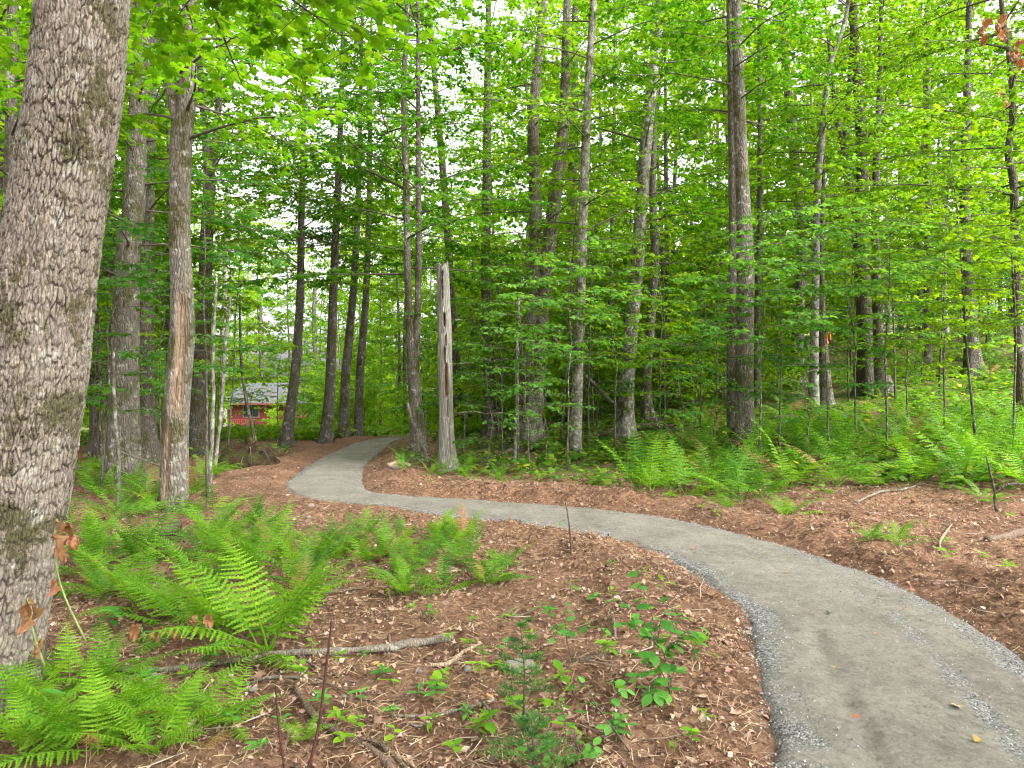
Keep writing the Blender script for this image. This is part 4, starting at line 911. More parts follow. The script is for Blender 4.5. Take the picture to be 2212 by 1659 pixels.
def fern_zone(n, poly, s0, s1, nf, lod, label, group, yl=.3, dmin=.45):
    pts = []
    xs = [p[0] for p in poly]; ys = [p[1] for p in poly]
    for _ in range(n * 30):
        a, b = rf.uniform(min(xs), max(xs)), rf.uniform(min(ys), max(ys)); ins = False
        for (x1, y1), (x2, y2) in zip(poly, poly[1:] + poly[:1]):
            if (y1 > b) != (y2 > b) and a < (x2 - x1) * (b - y1) / (y2 - y1) + x1: ins = not ins
        if not ins: continue
        x, y = gp(a, b)
        if trail_dist(x, y)[0][0] < .5 or any((x - u) ** 2 + (y - v) ** 2 < dmin ** 2 for u, v in pts): continue
        pts.append((x, y)); fern(x, y, rf.uniform(s0, s1), rf.randint(*nf), '%s %s' % (label, between(a)), lod, yl, group)
        if len(pts) >= n: break
fern_zone(12, [(1370, 1085), (1500, 1095), (1640, 1085), (1640, 1030), (1400, 1020)], .85, 1.15, (6, 8), 1, 'large arching front fern', 'ferns at the left front of the bank')
fern_zone(18, [(1640, 1085), (1900, 1050), (2212, 1085), (2260, 985), (1640, 1020)], .95, 1.3, (6, 8), 1, 'tall pale front bank fern', 'ferns along the front of the bank', .4)
fern_zone(24, [(1480, 1015), (2260, 980), (2280, 930), (1500, 955)], .95, 1.3, (6, 8), 1, 'middle row bank fern', 'ferns in the middle of the bank', .35, .5)
fern_zone(26, [(1450, 955), (2290, 930), (2300, 885), (1460, 915)], .9, 1.2, (5, 7), 2, 'rear row bank fern', 'ferns in the rear of the bank', .3, .6)
fern_zone(34, [(1640, 868), (2300, 850), (2300, 750), (2000, 770), (1700, 840)], .7, 1.1, (5, 7), 2, 'fern up the slope', 'ferns up the slope', .6, .9)
fern_zone(16, [(1260, 900), (1560, 905), (1560, 860), (1260, 860)], .6, .9, (5, 6), 2, 'low shaded fern', 'ferns under the centre trees', .4, .8)
fern_zone(16, [(120, 1150), (560, 1140), (690, 1200), (690, 1320), (430, 1395), (130, 1340)], .5, .75, (7, 9), 0, 'leafy patch fern', 'ferns filling the left patch', .5, .28)
fern_zone(12, [(700, 1150), (1000, 1150), (1120, 1210), (1100, 1270), (880, 1290), (720, 1230)], .36, .52, (7, 9), 0, 'low patch fern', 'ferns filling the middle patch', .2, .25)
fern_zone(12, [(160, 1130), (480, 1125), (470, 1030), (170, 1020)], .5, .75, (6, 8), 1, 'rear patch fern', 'ferns behind the left patch', .15, .35)
fern_zone(12, [(-700, 1300), (100, 1250), (120, 1060), (-500, 1060)], .5, .75, (6, 8), 1, 'fern left of the big trunk', 'ferns left of the big trunk', .4, .6)
fern_zone(9, [(150, 1060), (500, 1050), (440, 990), (160, 1000)], .5, .75, (6, 7), 1, 'shaded fern', 'ferns among the left trunks', .1)
fern_zone(8, [(690, 945), (860, 940), (870, 915), (700, 915)], .6, .9, (6, 8), 1, 'bright crest fern', 'ferns on the trail crest', .9)
fern_zone(12, [(830, 1045), (1160, 1050), (1160, 1005), (840, 1000)], .4, .65, (5, 7), 1, 'low verge fern', 'ferns round the snag', .2)

# ------------------------------------------------------------------ litter, gravel and ground cover (uncountable)
rl = np.random.default_rng(21)
def view_pts(n, d0, d1, spread=.78, power=1.0):
    d = d0 * (d1 / d0) ** rl.uniform(0, 1, n) if power == 0 else (d0 ** power + (d1 ** power - d0 ** power) * rl.uniform(0, 1, n)) ** (1 / power)
    x = rl.uniform(-spread, spread, n) * d + rl.normal(0, .3, n); return x, d
def lay(n, d0, d1, power, keep, lift):
    x, y = view_pts(n, d0, d1, .76, power); td_, s_ = trail_dist(x, y)
    k = keep(x, y, td_, s_); x, y, td_, s_ = x[k], y[k], td_[k], s_[k]
    z = base_h(x, y) + rough_h(x, y, td_, s_)
    return np.stack([x, y, z + lift], 1)
def normals(n, j): return unit(np.array([0, 0, 1.0]) + rl.normal(0, j, (n, 3)))
def flat_dirs(n, j=.15):
    a = rl.uniform(0, 2 * PI, n); return np.stack([np.cos(a), np.sin(a), rl.normal(0, j, n)], 1)
G = Geo()
keepl = lambda x, y, t, s: (t > -.03 + .2 * vnoise(x * 4, y * 4, 3) - .16 * (rl.uniform(0, 1, len(x)) < .22)) & (rl.uniform(0, 1, len(x)) < np.where((s < 0) & (x < -.8) & (y > 9.3), .15, 1.0) * (.45 + .9 * sstep(-.25, .25, fbm(x * .9, y * .9, 3, 2))))
CURLS = []
for k in range(6):
    tv = MAPLE_LO[0].copy(); tv[:, 2] += rl.normal(0, .17, len(tv)); tv[:, :2] *= rl.uniform(.75, 1.15, (1, 2)); CURLS.append((tv, MAPLE_LO[1]))
for T in CURLS:
    P = lay(2500, 2.2, 17, 1.35, keepl, .010); G.leaves(T, P, flat_dirs(len(P)), normals(len(P), .45), rl.uniform(.02, .065, len(P)))
    P = lay(11000, 2.2, 12.5, 1.1, keepl, .007); G.leaves(T, P, flat_dirs(len(P), .3), normals(len(P), .6), rl.uniform(.008, .028, len(P)))
lit = tag(ob('leaf_litter', G.mesh('leaf_litter', M['dry'], smooth=False)), 'brown dead leaves scattered over the forest floor', 'leaf litter', kind='stuff')
G = Geo(); NEED = (np.array([(-.012, 0, 0), (.012, 0, 0), (.02, .5, .03), (.0, 1, 0), (-.008, .5, .04)], float), np.array([(0, 1, 2), (0, 2, 4), (4, 2, 3)]))
P = lay(60000, 2.2, 13, 1.1, lambda x, y, t, s: t > .0 + .08 * vnoise(x * 4, y * 4, 8), .010)
G.leaves(NEED, P, flat_dirs(len(P), .25), normals(len(P), .3), rl.uniform(.04, .13, len(P)))
tag(ob('needle_litter', G.mesh('needle_litter', M['needles_brown'], smooth=False)), 'reddish brown needles and fine twigs over the soil', 'needle litter', kind='stuff')

G = Geo()
P = lay(950, 2.3, 15, 1.2, lambda x, y, t, s: t > .08, .012)
for p in P:
    a = rl.uniform(0, 2 * PI); L_ = rl.uniform(.06, .34); dv = np.array([math.cos(a), math.sin(a), rl.normal(0, .12)]); sd_v = np.array([-dv[1], dv[0], 0]) * rl.normal(0, .12) * L_
    G.tube(np.stack([p, p + dv * L_ * .5 + sd_v, p + dv * L_]), np.array([1, .9, .5]) * rl.uniform(.0015, .0045), 4, a=rl.uniform(0, 1))
tag(ob('twig_litter', G.mesh('twig_litter', M['twig_mix'])), 'short dead twigs strewn over the forest floor', 'twig litter', kind='stuff')

OCT = (np.array([(1, 0, 0), (-1, 0, 0), (0, 1, 0), (0, -1, 0), (0, 0, .8), (0, 0, -.8)], float) * .5, np.array([(0, 2, 4), (2, 1, 4), (1, 3, 4), (3, 0, 4), (2, 0, 5), (1, 2, 5), (3, 1, 5), (0, 3, 5)]))
m, n_, l_, p_ = nmat('crushed_stone'); g_ = n_.new('ShaderNodeNewGeometry'); r_ = ramp(n_, [(0, (.11, .108, .10)), (.4, (.2, .198, .19)), (.8, (.31, .306, .297)), (1, (.46, .455, .44))]); l_.new(g_.outputs['Random Per Island'], r_.inputs[0]); l_.new(r_.outputs[0], p_.inputs['Base Color']); p_.inputs['Roughness'].default_value = .9
M['gravel'] = m
G = Geo()
k = rl.integers(0, len(px_), 60000)
wgt = edge[k] / .75 * np.where(aa[k] > .8, 1.0, .45) + .006
k = k[(rl.uniform(0, 1, len(k)) < wgt) & (py_[k] > 2.2) & (py_[k] < 12.5)][:16000]
x = px_[k] + rl.normal(0, .03, len(k)); y = py_[k] + rl.normal(0, .03, len(k))
P = np.stack([x, y, np.maximum(zt[k], base_h(x, y) - .01) + .002], 1)
for q in range(4):
    T = (OCT[0] * rl.uniform(.6, 1.3, OCT[0].shape), OCT[1]); s_ = P[q::4]; G.leaves(T, s_, flat_dirs(len(s_), .3), normals(len(s_), .6), rl.uniform(.006, .016, len(s_)))
tag(ob('gravel', G.mesh('gravel', M['gravel'], smooth=False)), 'loose grey crushed stone along the trail edges', 'gravel', kind='stuff')

G = Geo()
P = lay(24000, 9.5, 46, .8, lambda x, y, t, s: (t > .7) & (rl.uniform(0, 1, len(x)) < sstep(10, 15, y + x * .4 + 3 * fbm(x * .35, y * .35, 3, 8)) * sstep(-.25, .2, fbm(x * .7, y * .7, 2, 30)) * np.where((x < 0) & (y < 22), .35, 1)), .0)
for q in range(5):
    a = rl.uniform(0, 2 * PI, len(P)); h = rl.uniform(.05, .22, len(P)); D = np.stack([np.cos(a), np.sin(a), rl.normal(.1, .25, len(P))], 1)
    G.leaves(DIAMOND, P + np.stack([0 * a, 0 * a, h], 1) + D * .03, D, normals(len(P), .3), rl.uniform(.07, .17, len(P)))
tag(ob('ground_cover', G.mesh('ground_cover', M['cover'], smooth=False)), 'low green seedlings carpeting the woodland floor', 'ground cover', kind='stuff')
G = Geo(); BL = (np.array([(-.02, 0, 0), (.02, 0, 0), (.012, .6, .02), (0, 1, -.08), (-.012, .6, .02)], float), np.array([(0, 1, 2), (0, 2, 4), (4, 2, 3)]))
x, y = view_pts(46000, 21.5, 74, .8, .9); k = (x < -.09 * y + 1.5) & (x > -.52 * y) & (trail_dist(x, y)[0] > .9); x, y = x[k], y[k]
P = np.stack([x, y, base_h(x, y) - .05], 1); D = normals(len(P), .5)
G.leaves(BL, P, D, flat_dirs(len(P)), rl.uniform(.2, .75, len(P)) * .8 * sstep(20, 27, P[:, 1]) + .1)
for q in range(2): G.leaves(DIAMOND, P + D * rl.uniform(.15, .5, (len(P), 1)), flat_dirs(len(P), .4), normals(len(P), .5), rl.uniform(.12, .3, len(P)))
tag(ob('meadow_grass', G.mesh('meadow_grass', M['leaf_bright'], smooth=False)), 'bright tall grass and weeds in the clearing by the cabin', 'grass', kind='stuff')

# ------------------------------------------------------------------ small plants standing apart
OVM = {m_: (lambda g: (g.leaves(OVAL, np.zeros((1, 3)), np.array([[0, 1.0, 0]]), np.array([[0, 0, 1.0]]), 1.0), g.mesh('leaf', M[m_]))[1])(Geo()) for m_ in ('herb', 'fern_yellow', 'cover')}
OVN = {m_: (lambda g: (g.leaves((OVAL[0] * np.array([.55, 1, 1]), OVAL[1]), np.zeros((1, 3)), np.array([[0, 1.0, 0]]), np.array([[0, 0, 1.0]]), 1.0), g.mesh('leaf', M[m_]))[1])(Geo()) for m_ in ('herb', 'fern_yellow')}
def leaf_at(t, data, p, yaw, pitch, s, roll=0): return ob('leaf', data, t, p, (pitch, roll, yaw), s)
ri = random.Random(31)
def seedling(px, py, h, n, ls, label, kind='oval', mat='herb', group=None):
    x, y = gp(px, py); t = thing('seedling', label, 'seedling', (x, y, gz(x, y)), (0, 0, ri.uniform(0, 6.28)), None, group)
    G = Geo(); lx, ly = ri.uniform(-.02, .02), ri.uniform(-.02, .02); G.tube([(0, 0, -.02), (lx * .5, ly * .5, h * .5), (lx, ly, h)], [.003, .0025, .0018], 5); ob('stem', G.mesh('stem', M['twig_green']), t)
    D = OVM if kind == 'oval' else OVN
    for i in range(n):
        f = .45 + .55 * (i + 1) / n; leaf_at(t, D[mat], (lx * f, ly * f, h * f), i * 2.4 + ri.uniform(-.4, .4), ri.uniform(-.2, .55), ls * ri.uniform(.7, 1.15), ri.uniform(-.3, .3))
for px, py, h, n, ls, kd, mt, lab in [
    (150, 1590, .16, 8, .10, 'narrow', 'herb', 'whorled long leaved plant at the foot of the big trunk'),
    (455, 1440, .12, 9, .085, 'oval', 'herb', 'round leaved plant hanging over the long grey branch'),
    (240, 1368, .12, 6, .10, 'oval', 'herb', 'dark round leaved plant left of the fallen branch'),
    (310, 1390, .10, 5, .08, 'oval', 'herb', 'small dark leaved plant by the dried leaves on the ground'),
    (925, 1345, .09, 6, .08, 'narrow', 'herb', 'green seedling on a dark hole in front of the middle fern patch'),
    (1150, 1395, .09, 5, .07, 'narrow', 'fern_yellow', 'yellow green seedling right of the grey branch tip'),
    (1040, 1480, .12, 8, .07, 'narrow', 'fern_yellow', 'upright narrow leaved seedling left of the little fir'),
    (960, 1472, .06, 7, .06, 'narrow', 'fern_yellow', 'flat yellow green seedling between branch and little fir'),
    (938, 1525, .09, 8, .07, 'narrow', 'herb', 'green seedling above the thin grey stick'),
    (850, 1555, .05, 6, .06, 'narrow', 'herb', 'small leafy sprig at the left end of the thin stick'),
    (690, 1560, .10, 8, .08, 'narrow', 'herb', 'leafy seedling beside the red brown upright stem'),
    (645, 1500, .08, 6, .07, 'oval', 'fern_yellow', 'yellow green seedling above the curved brown branch'),
    (930, 1575, .07, 5, .06, 'narrow', 'fern_yellow', 'pale sprig below the thin grey stick'),
    (1045, 1585, .10, 6, .075, 'oval', 'fern_yellow', 'yellowing oval leaved seedling left of the lower fir'),
    (830, 1470, .05, 7, .07, 'narrow', 'herb', 'grassy tuft under the long grey branch'),
    (780, 1425, .05, 6, .06, 'narrow', 'herb', 'grassy sprig behind the long grey branch'),
    (1500, 1465, .05, 4, .045, 'oval', 'herb', 'tiny plant on the duff near the trail edge'),
    (1190, 1350, .10, 8, .075, 'narrow', 'herb', 'narrow leaved plant left of the broadleaf shrublet'),
    (745, 1640, .05, 5, .06, 'oval', 'fern_yellow', 'small yellow green plant near the bottom border'),
    (930, 1210, .08, 5, .07, 'oval', 'herb', 'pale seedling in front of the trail, middle'),
    (1545, 1130, .09, 6, .08, 'narrow', 'fern_yellow', 'yellow green tuft at the far trail edge'),
    (1450, 1092, .10, 7, .09, 'narrow', 'fern_yellow', 'tuft of narrow leaves past the trail, left of the ferns'),
    (1200, 1045, .14, 8, .12, 'oval', 'herb', 'broad leaved plant past the trail under the pale speckled trunk'),
    (1260, 1030, .12, 7, .11, 'oval', 'fern_yellow', 'light green plant past the trail by the pale trunk foot'),
    (1780, 1080, .16, 7, .12, 'oval', 'cover', 'grey green leafed plant at the front of the fern bank'),
    (1350, 1050, .12, 7, .10, 'oval', 'herb', 'leafy plant left of the fern bank'),
    (2180, 1250, .10, 6, .10, 'narrow', 'fern_yellow', 'yellow green sprig on the right litter bank'),
    (1690, 1130, .08, 5, .08, 'narrow', 'fern_yellow', 'grass tuft on the right trail edge')]:
    seedling(px, py, h, n, ls, lab, kd, mt)
cnt = 0
while cnt < 110:
    a, b = (ri.uniform(300, 1640), ri.uniform(1180, 1655)) if cnt < 80 else (ri.uniform(900, 2200), ri.uniform(1050, 1260))
    x, y = gp(a, b)
    if trail_dist(x, y)[0][0] < .15: continue
    seedling(a, b, ri.uniform(.03, .11), ri.randint(3, 8), ri.uniform(.04, .085), ('tiny sprout in the litter ' + ('left of the trail' if trail_dist(x, y)[1][0] < 0 else 'right of the trail') + (' near the bottom border' if b > 1500 else ' in the middle ground' if b > 1300 else ' toward the trail edge')), ri.choice(('oval', 'narrow')), ri.choice(('herb', 'fern_yellow', 'fern_yellow')), 'sprouts in the litter'); cnt += 1

def shrublet(label, stem, twigs, d, ls, mat='herb', every=13, r=.004):
    """stem and twigs as photo points at about depth d"""
    b = wp(*stem[0], d); x, y = b[0], b[1]; org = np.array([x, y, gz(x, y)])
    t = thing('shrublet', label, 'shrub', org); G = Geo(); sp = np.array([wp(*p, d) for p in stem]) - org; sp[0, 2] = -.03
    G.tube(catmull(sp, 10), np.linspace(r, r * .5, 10), 6); ob('stem', G.mesh('stem', M['twig']), t)
    for tw in twigs:
        n = len(tw); dep = ri.uniform(-.16, .16); q = np.array([wp(*p, d) for p in tw]) - org; q[:, 1] += np.linspace(0, dep, n)
        c = catmull(q, 9); G = Geo(); G.tube(c, np.linspace(.0024, .001, 9), 4); br = ob('branch', G.mesh('branch', M['twig']), t)
        ln = np.linalg.norm(c[-1] - c[0]); m_ = max(2, int(ln / (every / F * d)))
        for i in range(m_ + 1):
            p = c[min(8, int(8 * (i + .4) / (m_ + .4)))]; tg = c[-1] - c[0]; yaw = math.atan2(tg[1], tg[0]) - PI / 2 + (ri.uniform(.5, 1.2) * (1 if i % 2 else -1) if i < m_ else 0)
            leaf_at(br, OVM[mat], p, yaw, ri.uniform(-.55, .35), ls * ri.uniform(.7, 1.15), ri.uniform(-.5, .5))
shrublet('broadleaf shrublet with dull green oval leaves near the trail edge', [(1447, 1543), (1445, 1475), (1435, 1417), (1416, 1379)],
   [[(1418, 1385), (1410, 1320), (1388, 1262)], [(1418, 1385), (1380, 1330), (1335, 1288)], [(1425, 1400), (1380, 1355), (1330, 1348)], [(1430, 1400), (1470, 1340), (1440, 1310)], [(1432, 1405), (1490, 1375), (1530, 1412)], [(1435, 1415), (1470, 1370), (1505, 1350)],
    [(1420, 1390), (1430, 1330), (1455, 1330)], [(1440, 1440), (1400, 1400), (1365, 1390)], [(1445, 1480), (1400, 1440), (1340, 1445)], [(1445, 1480), (1420, 1440), (1398, 1418)], [(1446, 1500), (1410, 1500), (1382, 1530)], [(1446, 1500), (1420, 1480), (1395, 1475)], [(1446, 1490), (1460, 1460), (1475, 1470)]], 3.6, .078)
shrublet('small oval leaved shrublet left of the broadleaf shrublet', [(1240, 1434), (1228, 1400), (1222, 1370)], [[(1222, 1372), (1245, 1350), (1295, 1345)], [(1222, 1372), (1205, 1345), (1195, 1365)], [(1222, 1370), (1225, 1340), (1230, 1325)]], 4.15, .07)
shrublet('leafy shrublet right of the little fir', [(1372, 1655), (1330, 1580), (1290, 1530), (1272, 1490)], [[(1280, 1505), (1262, 1480), (1244, 1487)], [(1290, 1530), (1275, 1520), (1268, 1545)], [(1300, 1540), (1330, 1500), (1352, 1490)], [(1325, 1570), (1310, 1560), (1295, 1580)], [(1330, 1580), (1345, 1560), (1335, 1600)]], 3.15, .055)
shrublet('low oval leaved shrublet in front of the lower fir', [(1270, 1670), (1250, 1620), (1240, 1580)], [[(1245, 1600), (1220, 1560), (1225, 1540)], [(1250, 1620), (1200, 1600), (1170, 1620)], [(1255, 1630), (1280, 1600), (1260, 1570)], [(1250, 1640), (1200, 1630), (1140, 1610)]], 3.05, .05)

def fir(px, py, h, w, label, seed):
    x, y = gp(px, py); rng = np.random.default_rng(seed); t = thing('fir_seedling', label, 'fir', (x, y, gz(x, y)))
    G = Geo(); G.tube([(0, 0, -.03), (.008, 0, h * .5), (-.015, .0, h)], [.007, .005, .002], 6); ob('stem', G.mesh('stem', M['twig']), t)
    NT = (np.array([(-.06, 0, 0), (.06, 0, 0), (0, 1, .05)], float), np.array([(0, 1, 2)]))
    z = .12 * h + .02; i = 0
    while z < h * .97:
        L = w * (1 - (z / h) ** 1.4) * rng.uniform(.6, 1.05) + .03; a = i * 2.4 + rng.uniform(-.4, .4); i += 1
        b = Geo(); d = np.array([math.cos(a), math.sin(a), rng.uniform(.15, .6)]); u = np.linspace(0, 1, 6)[:, None]; p = np.array([0, 0, z]) + unit(d) * L * u - np.array([0, 0, .12]) * L * u ** 2
        b.tube(p, np.linspace(.0025, .001, 6), 4)
        ax = [(p, 1.0)]
        for e in (-1, 1):
            for q in (2, 3):
                dd = unit(unit(d) + e * .8 * unit(np.cross(d, (0, 0, 1)))); ax.append((p[q] + dd * L * .42 * u, .8))
        for pp, sc in ax:
            m_ = int(26 * sc); k = rng.uniform(0, 1, m_) * 5; j = np.minimum(k.astype(int), 4); q = pp[j] + (pp[j + 1] - pp[j]) * (k - j)[:, None]; tg = unit(pp[-1] - pp[0]); th = rng.uniform(0, 6.28, m_)
            A = unit(np.cross(tg, (0, 0, 1.0))); B = np.cross(tg, A); D = tg * .7 + A * np.cos(th)[:, None] + B * (np.abs(np.sin(th)) * -.8)[:, None]
            b.leaves(NT, q, D, rng.normal(0, 1, (m_, 3)) + (0, 0, 1), rng.uniform(.02, .034, m_))
        ob('branch', b.mesh('branch', M['needle'], smooth=False), t); z += h * rng.uniform(.028, .05)
fir(1130, 1585, .52, .2, 'little balsam fir seedling standing in the litter before the pale stone', 51)
fir(1150, 1690, .26, .26, 'low bushy fir seedling on the bottom border', 52)

# ------------------------------------------------------------------ fallen wood, stems, stones
def stick(name, label, cat, pts, mat, seed=0, sink=.25, forks=(), group=None, air=None):
    """pts: (photo x, photo y, width px) lying on the land, or with air=depth standing free"""
    rng = np.random.default_rng(seed); W3 = []; R = []
    for a, b, c in pts:
        if air is None: x, y = gp(a, b); r = c / F * y / 2 * .85; W3.append((x, y, gz(x, y) + r * (1 - sink) + .006)); R.append(r)
        else: W3.append(wp(a, b, air)); R.append(c / F * air / 2)
    W3 = np.array(W3); n = max(14, len(pts) * 5); P = catmull(np.column_stack([W3, R]), n); org = W3[0].copy()
    rr = P[:, 3] * (1 + .12 * rng.normal(0, 1, n)); G = Geo(); q = P[:, :3] - org + rng.normal(0, .12, (n, 3)) * P[:, 3:4]
    G.tube(q, rr, 12)
    if air is not None: pass
    o = tag(ob(name, G.mesh(name, M[mat]), None, org), label, cat, group)
    for f in forks:
        g = Geo(); fp = []
        for a, b, c in f:
            if air is None: x, y = gp(a, b); fp.append((x, y, gz(x, y) + .012, c / F * y / 2))
            else: fp.append((*wp(a, b, air), c / F * air / 2))
        fp = catmull(np.array(fp), 8); g.tube(fp[:, :3] - org, fp[:, 3], 7); ob('side_twig', g.mesh('side_twig', M[mat]), o)
    return o
stick('fallen_branch', 'long weathered grey branch lying across the left foreground', 'branch', [(250, 1446, 10), (340, 1447, 15), (480, 1440, 17), (600, 1426, 18), (730, 1421, 20), (860, 1406, 21), (978, 1389, 19)], 'stick_grey', 1, forks=[[(845, 1408, 7), (840, 1385, 5)], [(640, 1430, 6), (690, 1455, 4)]])
stick('fallen_branch', 'brown curved branch running off the bottom border', 'branch', [(636, 1514, 12), (680, 1570, 17), (740, 1612, 18), (800, 1640, 18), (850, 1672, 19)], 'stick_brown', 2)
stick('stick', 'split brown stick with a pale broken end by the bottom border', 'stick', [(768, 1606, 8), (820, 1628, 12), (878, 1655, 13)], 'stick_brown', 3)
stick('wood_splinter', 'pale splintered wood at the end of the split stick', 'wood', [(842, 1630, 5), (880, 1652, 10), (900, 1662, 4)], 'stick_pale', 4)
stick('stick', 'thin grey stick left of the little fir', 'stick', [(846, 1553, 8), (900, 1548, 9), (960, 1540, 10), (1070, 1527, 9)], 'stick_grey', 5, forks=[[(1040, 1530, 5), (1062, 1550, 5), (1075, 1562, 3)]])
stick('stick', 'short pale barkless stick below the grey branch tip', 'stick', [(928, 1452, 9), (966, 1440, 11), (1000, 1424, 9), (1040, 1405, 6)], 'stick_pale', 6)
stick('stick', 'short weathered stick below the thin grey stick', 'stick', [(880, 1570, 4), (905, 1562, 8), (930, 1555, 6)], 'stick_grey', 7)
stick('stick', 'grey stick lying left of the red brown stem', 'stick', [(520, 1478, 8), (580, 1482, 9), (640, 1478, 7), (700, 1486, 6)], 'stick_grey', 8)
stick('root', 'thin pale root snaking over the soil below the grey branch', 'root', [(640, 1395, 4), (655, 1430, 6), (680, 1460, 5), (720, 1475, 6), (760, 1495, 6), (792, 1505, 3)], 'stick_brown', 9)
stick('root', 'long thin brown root crossing the bare soil', 'root', [(590, 1500, 4), (700, 1500, 5), (770, 1512, 5), (850, 1512, 5), (940, 1495, 3)], 'stick_brown', 10)
stick('root', 'brown root on the soil below the middle fern patch', 'root', [(686, 1292, 7), (730, 1282, 8), (788, 1272, 6)], 'stick_brown', 11)
stick('root', 'grey curved root among the bottom left ferns', 'root', [(262, 1500, 10), (280, 1475, 13), (320, 1462, 11), (356, 1455, 7)], 'stick_grey', 12)
stick('stick', 'thin brown stick slanting below the broadleaf shrublet', 'stick', [(1250, 1650, 6), (1320, 1612, 7), (1380, 1580, 6), (1440, 1553, 5)], 'stick_brown', 13)
stick('stick', 'short grey stick standing out of the duff left of the shrublet', 'stick', [(1322, 1345, 7), (1326, 1375, 8), (1330, 1398, 6)], 'stick_grey', 14)
stick('stick', 'brown stick on the litter left of the fir top', 'stick', [(1095, 1345, 5), (1140, 1330, 6), (1192, 1296, 5)], 'stick_brown', 15)
stick('stick', 'brown half buried stick behind the shrublet', 'stick', [(1200, 1440, 14), (1270, 1447, 18), (1350, 1440, 14)], 'stick_brown', 16, sink=1.0)
stick('stick', 'pale stick on the right litter bank below the ferns', 'stick', [(1850, 1092, 6), (1900, 1070, 8), (1950, 1060, 6), (1992, 1046, 4)], 'stick_grey', 17)
stick('stick', 'pale stick poking from the right bank ferns', 'stick', [(2010, 1034, 5), (2050, 1016, 6), (2098, 996, 4)], 'stick_grey', 18)
stick('fallen_log', 'short reddish log on the right litter bank', 'log', [(2130, 1175, 16), (2180, 1162, 22), (2240, 1148, 20)], 'stick_brown', 19)
stick('stick', 'forked white twig on the right litter bank', 'stick', [(2034, 1205, 5), (2030, 1185, 6), (2045, 1160, 5), (2058, 1128, 3)], 'stick_pale', 20, forks=[[(2030, 1185, 4), (2016, 1170, 3)]])
stick('fallen_log', 'fallen brown log behind the leaning pale trunk', 'log', [(1250, 955, 14), (1300, 944, 17), (1370, 930, 18), (1460, 928, 14)], 'stick_brown', 21)
stick('stick', 'thin stick beside the fallen log under the leaning trunk', 'stick', [(1300, 968, 4), (1380, 957, 5), (1440, 955, 4)], 'stick_grey', 22)
stick('fallen_log', 'half rotten log lying below the clumped maple', 'log', [(1070, 985, 10), (1130, 978, 16), (1200, 972, 12)], 'stick_brown', 23)
stick('fallen_log', 'dark hollow log end among the left ferns', 'log', [(312, 1172, 26), (350, 1162, 34), (392, 1156, 34)], 'stick_brown', 24)
stick('fallen_log', 'weathered log on the ground behind the big trunk', 'log', [(140, 1025, 10), (190, 1010, 12), (250, 992, 9)], 'stick_grey', 25)
stick('fallen_log', 'dark fallen log far up the right slope', 'log', [(1990, 815, 7), (2060, 812, 10), (2150, 810, 8), (2230, 806, 8)], 'stick_brown', 26)
stick('wood_chunk', 'chunk of pale split wood beside the trail near the snag', 'wood', [(838, 1035, 12), (862, 1030, 16), (886, 1030, 12)], 'stick_pale', 27)
stick('dead_pole', 'thin dead pole leaning between the clumped maple and the leaning trunk', 'dead pole', [(1188, 720, 7), (1240, 785, 8), (1290, 838, 9), (1342, 892, 10)], 'stick_grey', 28, air=18.5)
stick('dead_pole', 'thin pale dead pole leaning on the mossy forked trunk', 'dead pole', [(936, 1020, 9), (912, 965, 9), (892, 915, 8), (880, 870, 6)], 'stick_grey', 29, air=13.8)
stick('upright_twig', 'red brown leafless stem standing in the left foreground', 'stem', [(655, 1690, 7), (672, 1640, 7), (690, 1560, 6), (702, 1460, 6), (712, 1380, 5), (716, 1335, 3)], 'stem_red', 30, air=3.0)
stick('upright_twig', 'short red brown stem left of the taller red stem', 'stem', [(618, 1680, 5), (606, 1600, 5), (598, 1520, 4), (596, 1480, 2)], 'stem_red', 31, air=3.0)
stick('upright_twig', 'dark broken stem standing by the right bank ferns', 'stem', [(2152, 1105, 6), (2146, 1050, 5), (2136, 1010, 4), (2130, 985, 3)], 'bark_dark', 32, air=8.6, forks=[[(2150, 1065, 6), (2175, 1048, 5), (2212, 1046, 3)]])
stick('upright_twig', 'thin tan stem standing at the near trail edge in the middle', 'stem', [(1234, 1225, 5), (1232, 1160, 4), (1226, 1110, 3), (1220, 1080, 2)], 'stick_brown', 33, air=6.6)
stick('upright_twig', 'thin dark leaning stem crossing above the root mound', 'stem', [(560, 985, 9), (546, 930, 8), (530, 850, 7), (520, 760, 6), (518, 640, 4)], 'bark_dark', 34, air=15.6)
stick('upright_twig', 'bent grey twig in front of the stout grey left trunk', 'stem', [(360, 1012, 3), (310, 995, 4), (262, 978, 4), (250, 985, 3)], 'stick_grey', 35, air=9.6)
for k, (a, b, c, e, lab) in enumerate([(450, 1075, 468, 600, 'pale spindly pole right of the scarred maple'), (462, 1020, 498, 640, 'second pale spindly pole right of the scarred maple'), (256, 1100, 246, 760, 'thin grey pole in front of the stout grey left trunk'), (230, 1010, 262, 820, 'thin pale pole leaning between the left trunks'), (220, 1015, 214, 700, 'thin straight pole right of the big trunk'), (1012, 930, 1024, 560, 'thin dark pole right of the dead snag'), (1082, 945, 1078, 620, 'thin dark pole left of the clumped maple'), (1110, 1002, 1122, 640, 'pale thin pole before the clumped maple'), (560, 940, 565, 640, 'thin dark pole in front of the red cabin')]):
    x, d_ = gp(a, b); stick('bare_pole', lab, 'pole', [(a, b + 12, 9), (a + (c - a) * .35 + 3, b + (e - b) * .35, 8), (a + (c - a) * .7 - 2, b + (e - b) * .7, 7), (c, e, 5)], 'bark_pale' if 'pale' in lab or 'grey' in lab else 'bark_dark', 60 + k, air=d_)

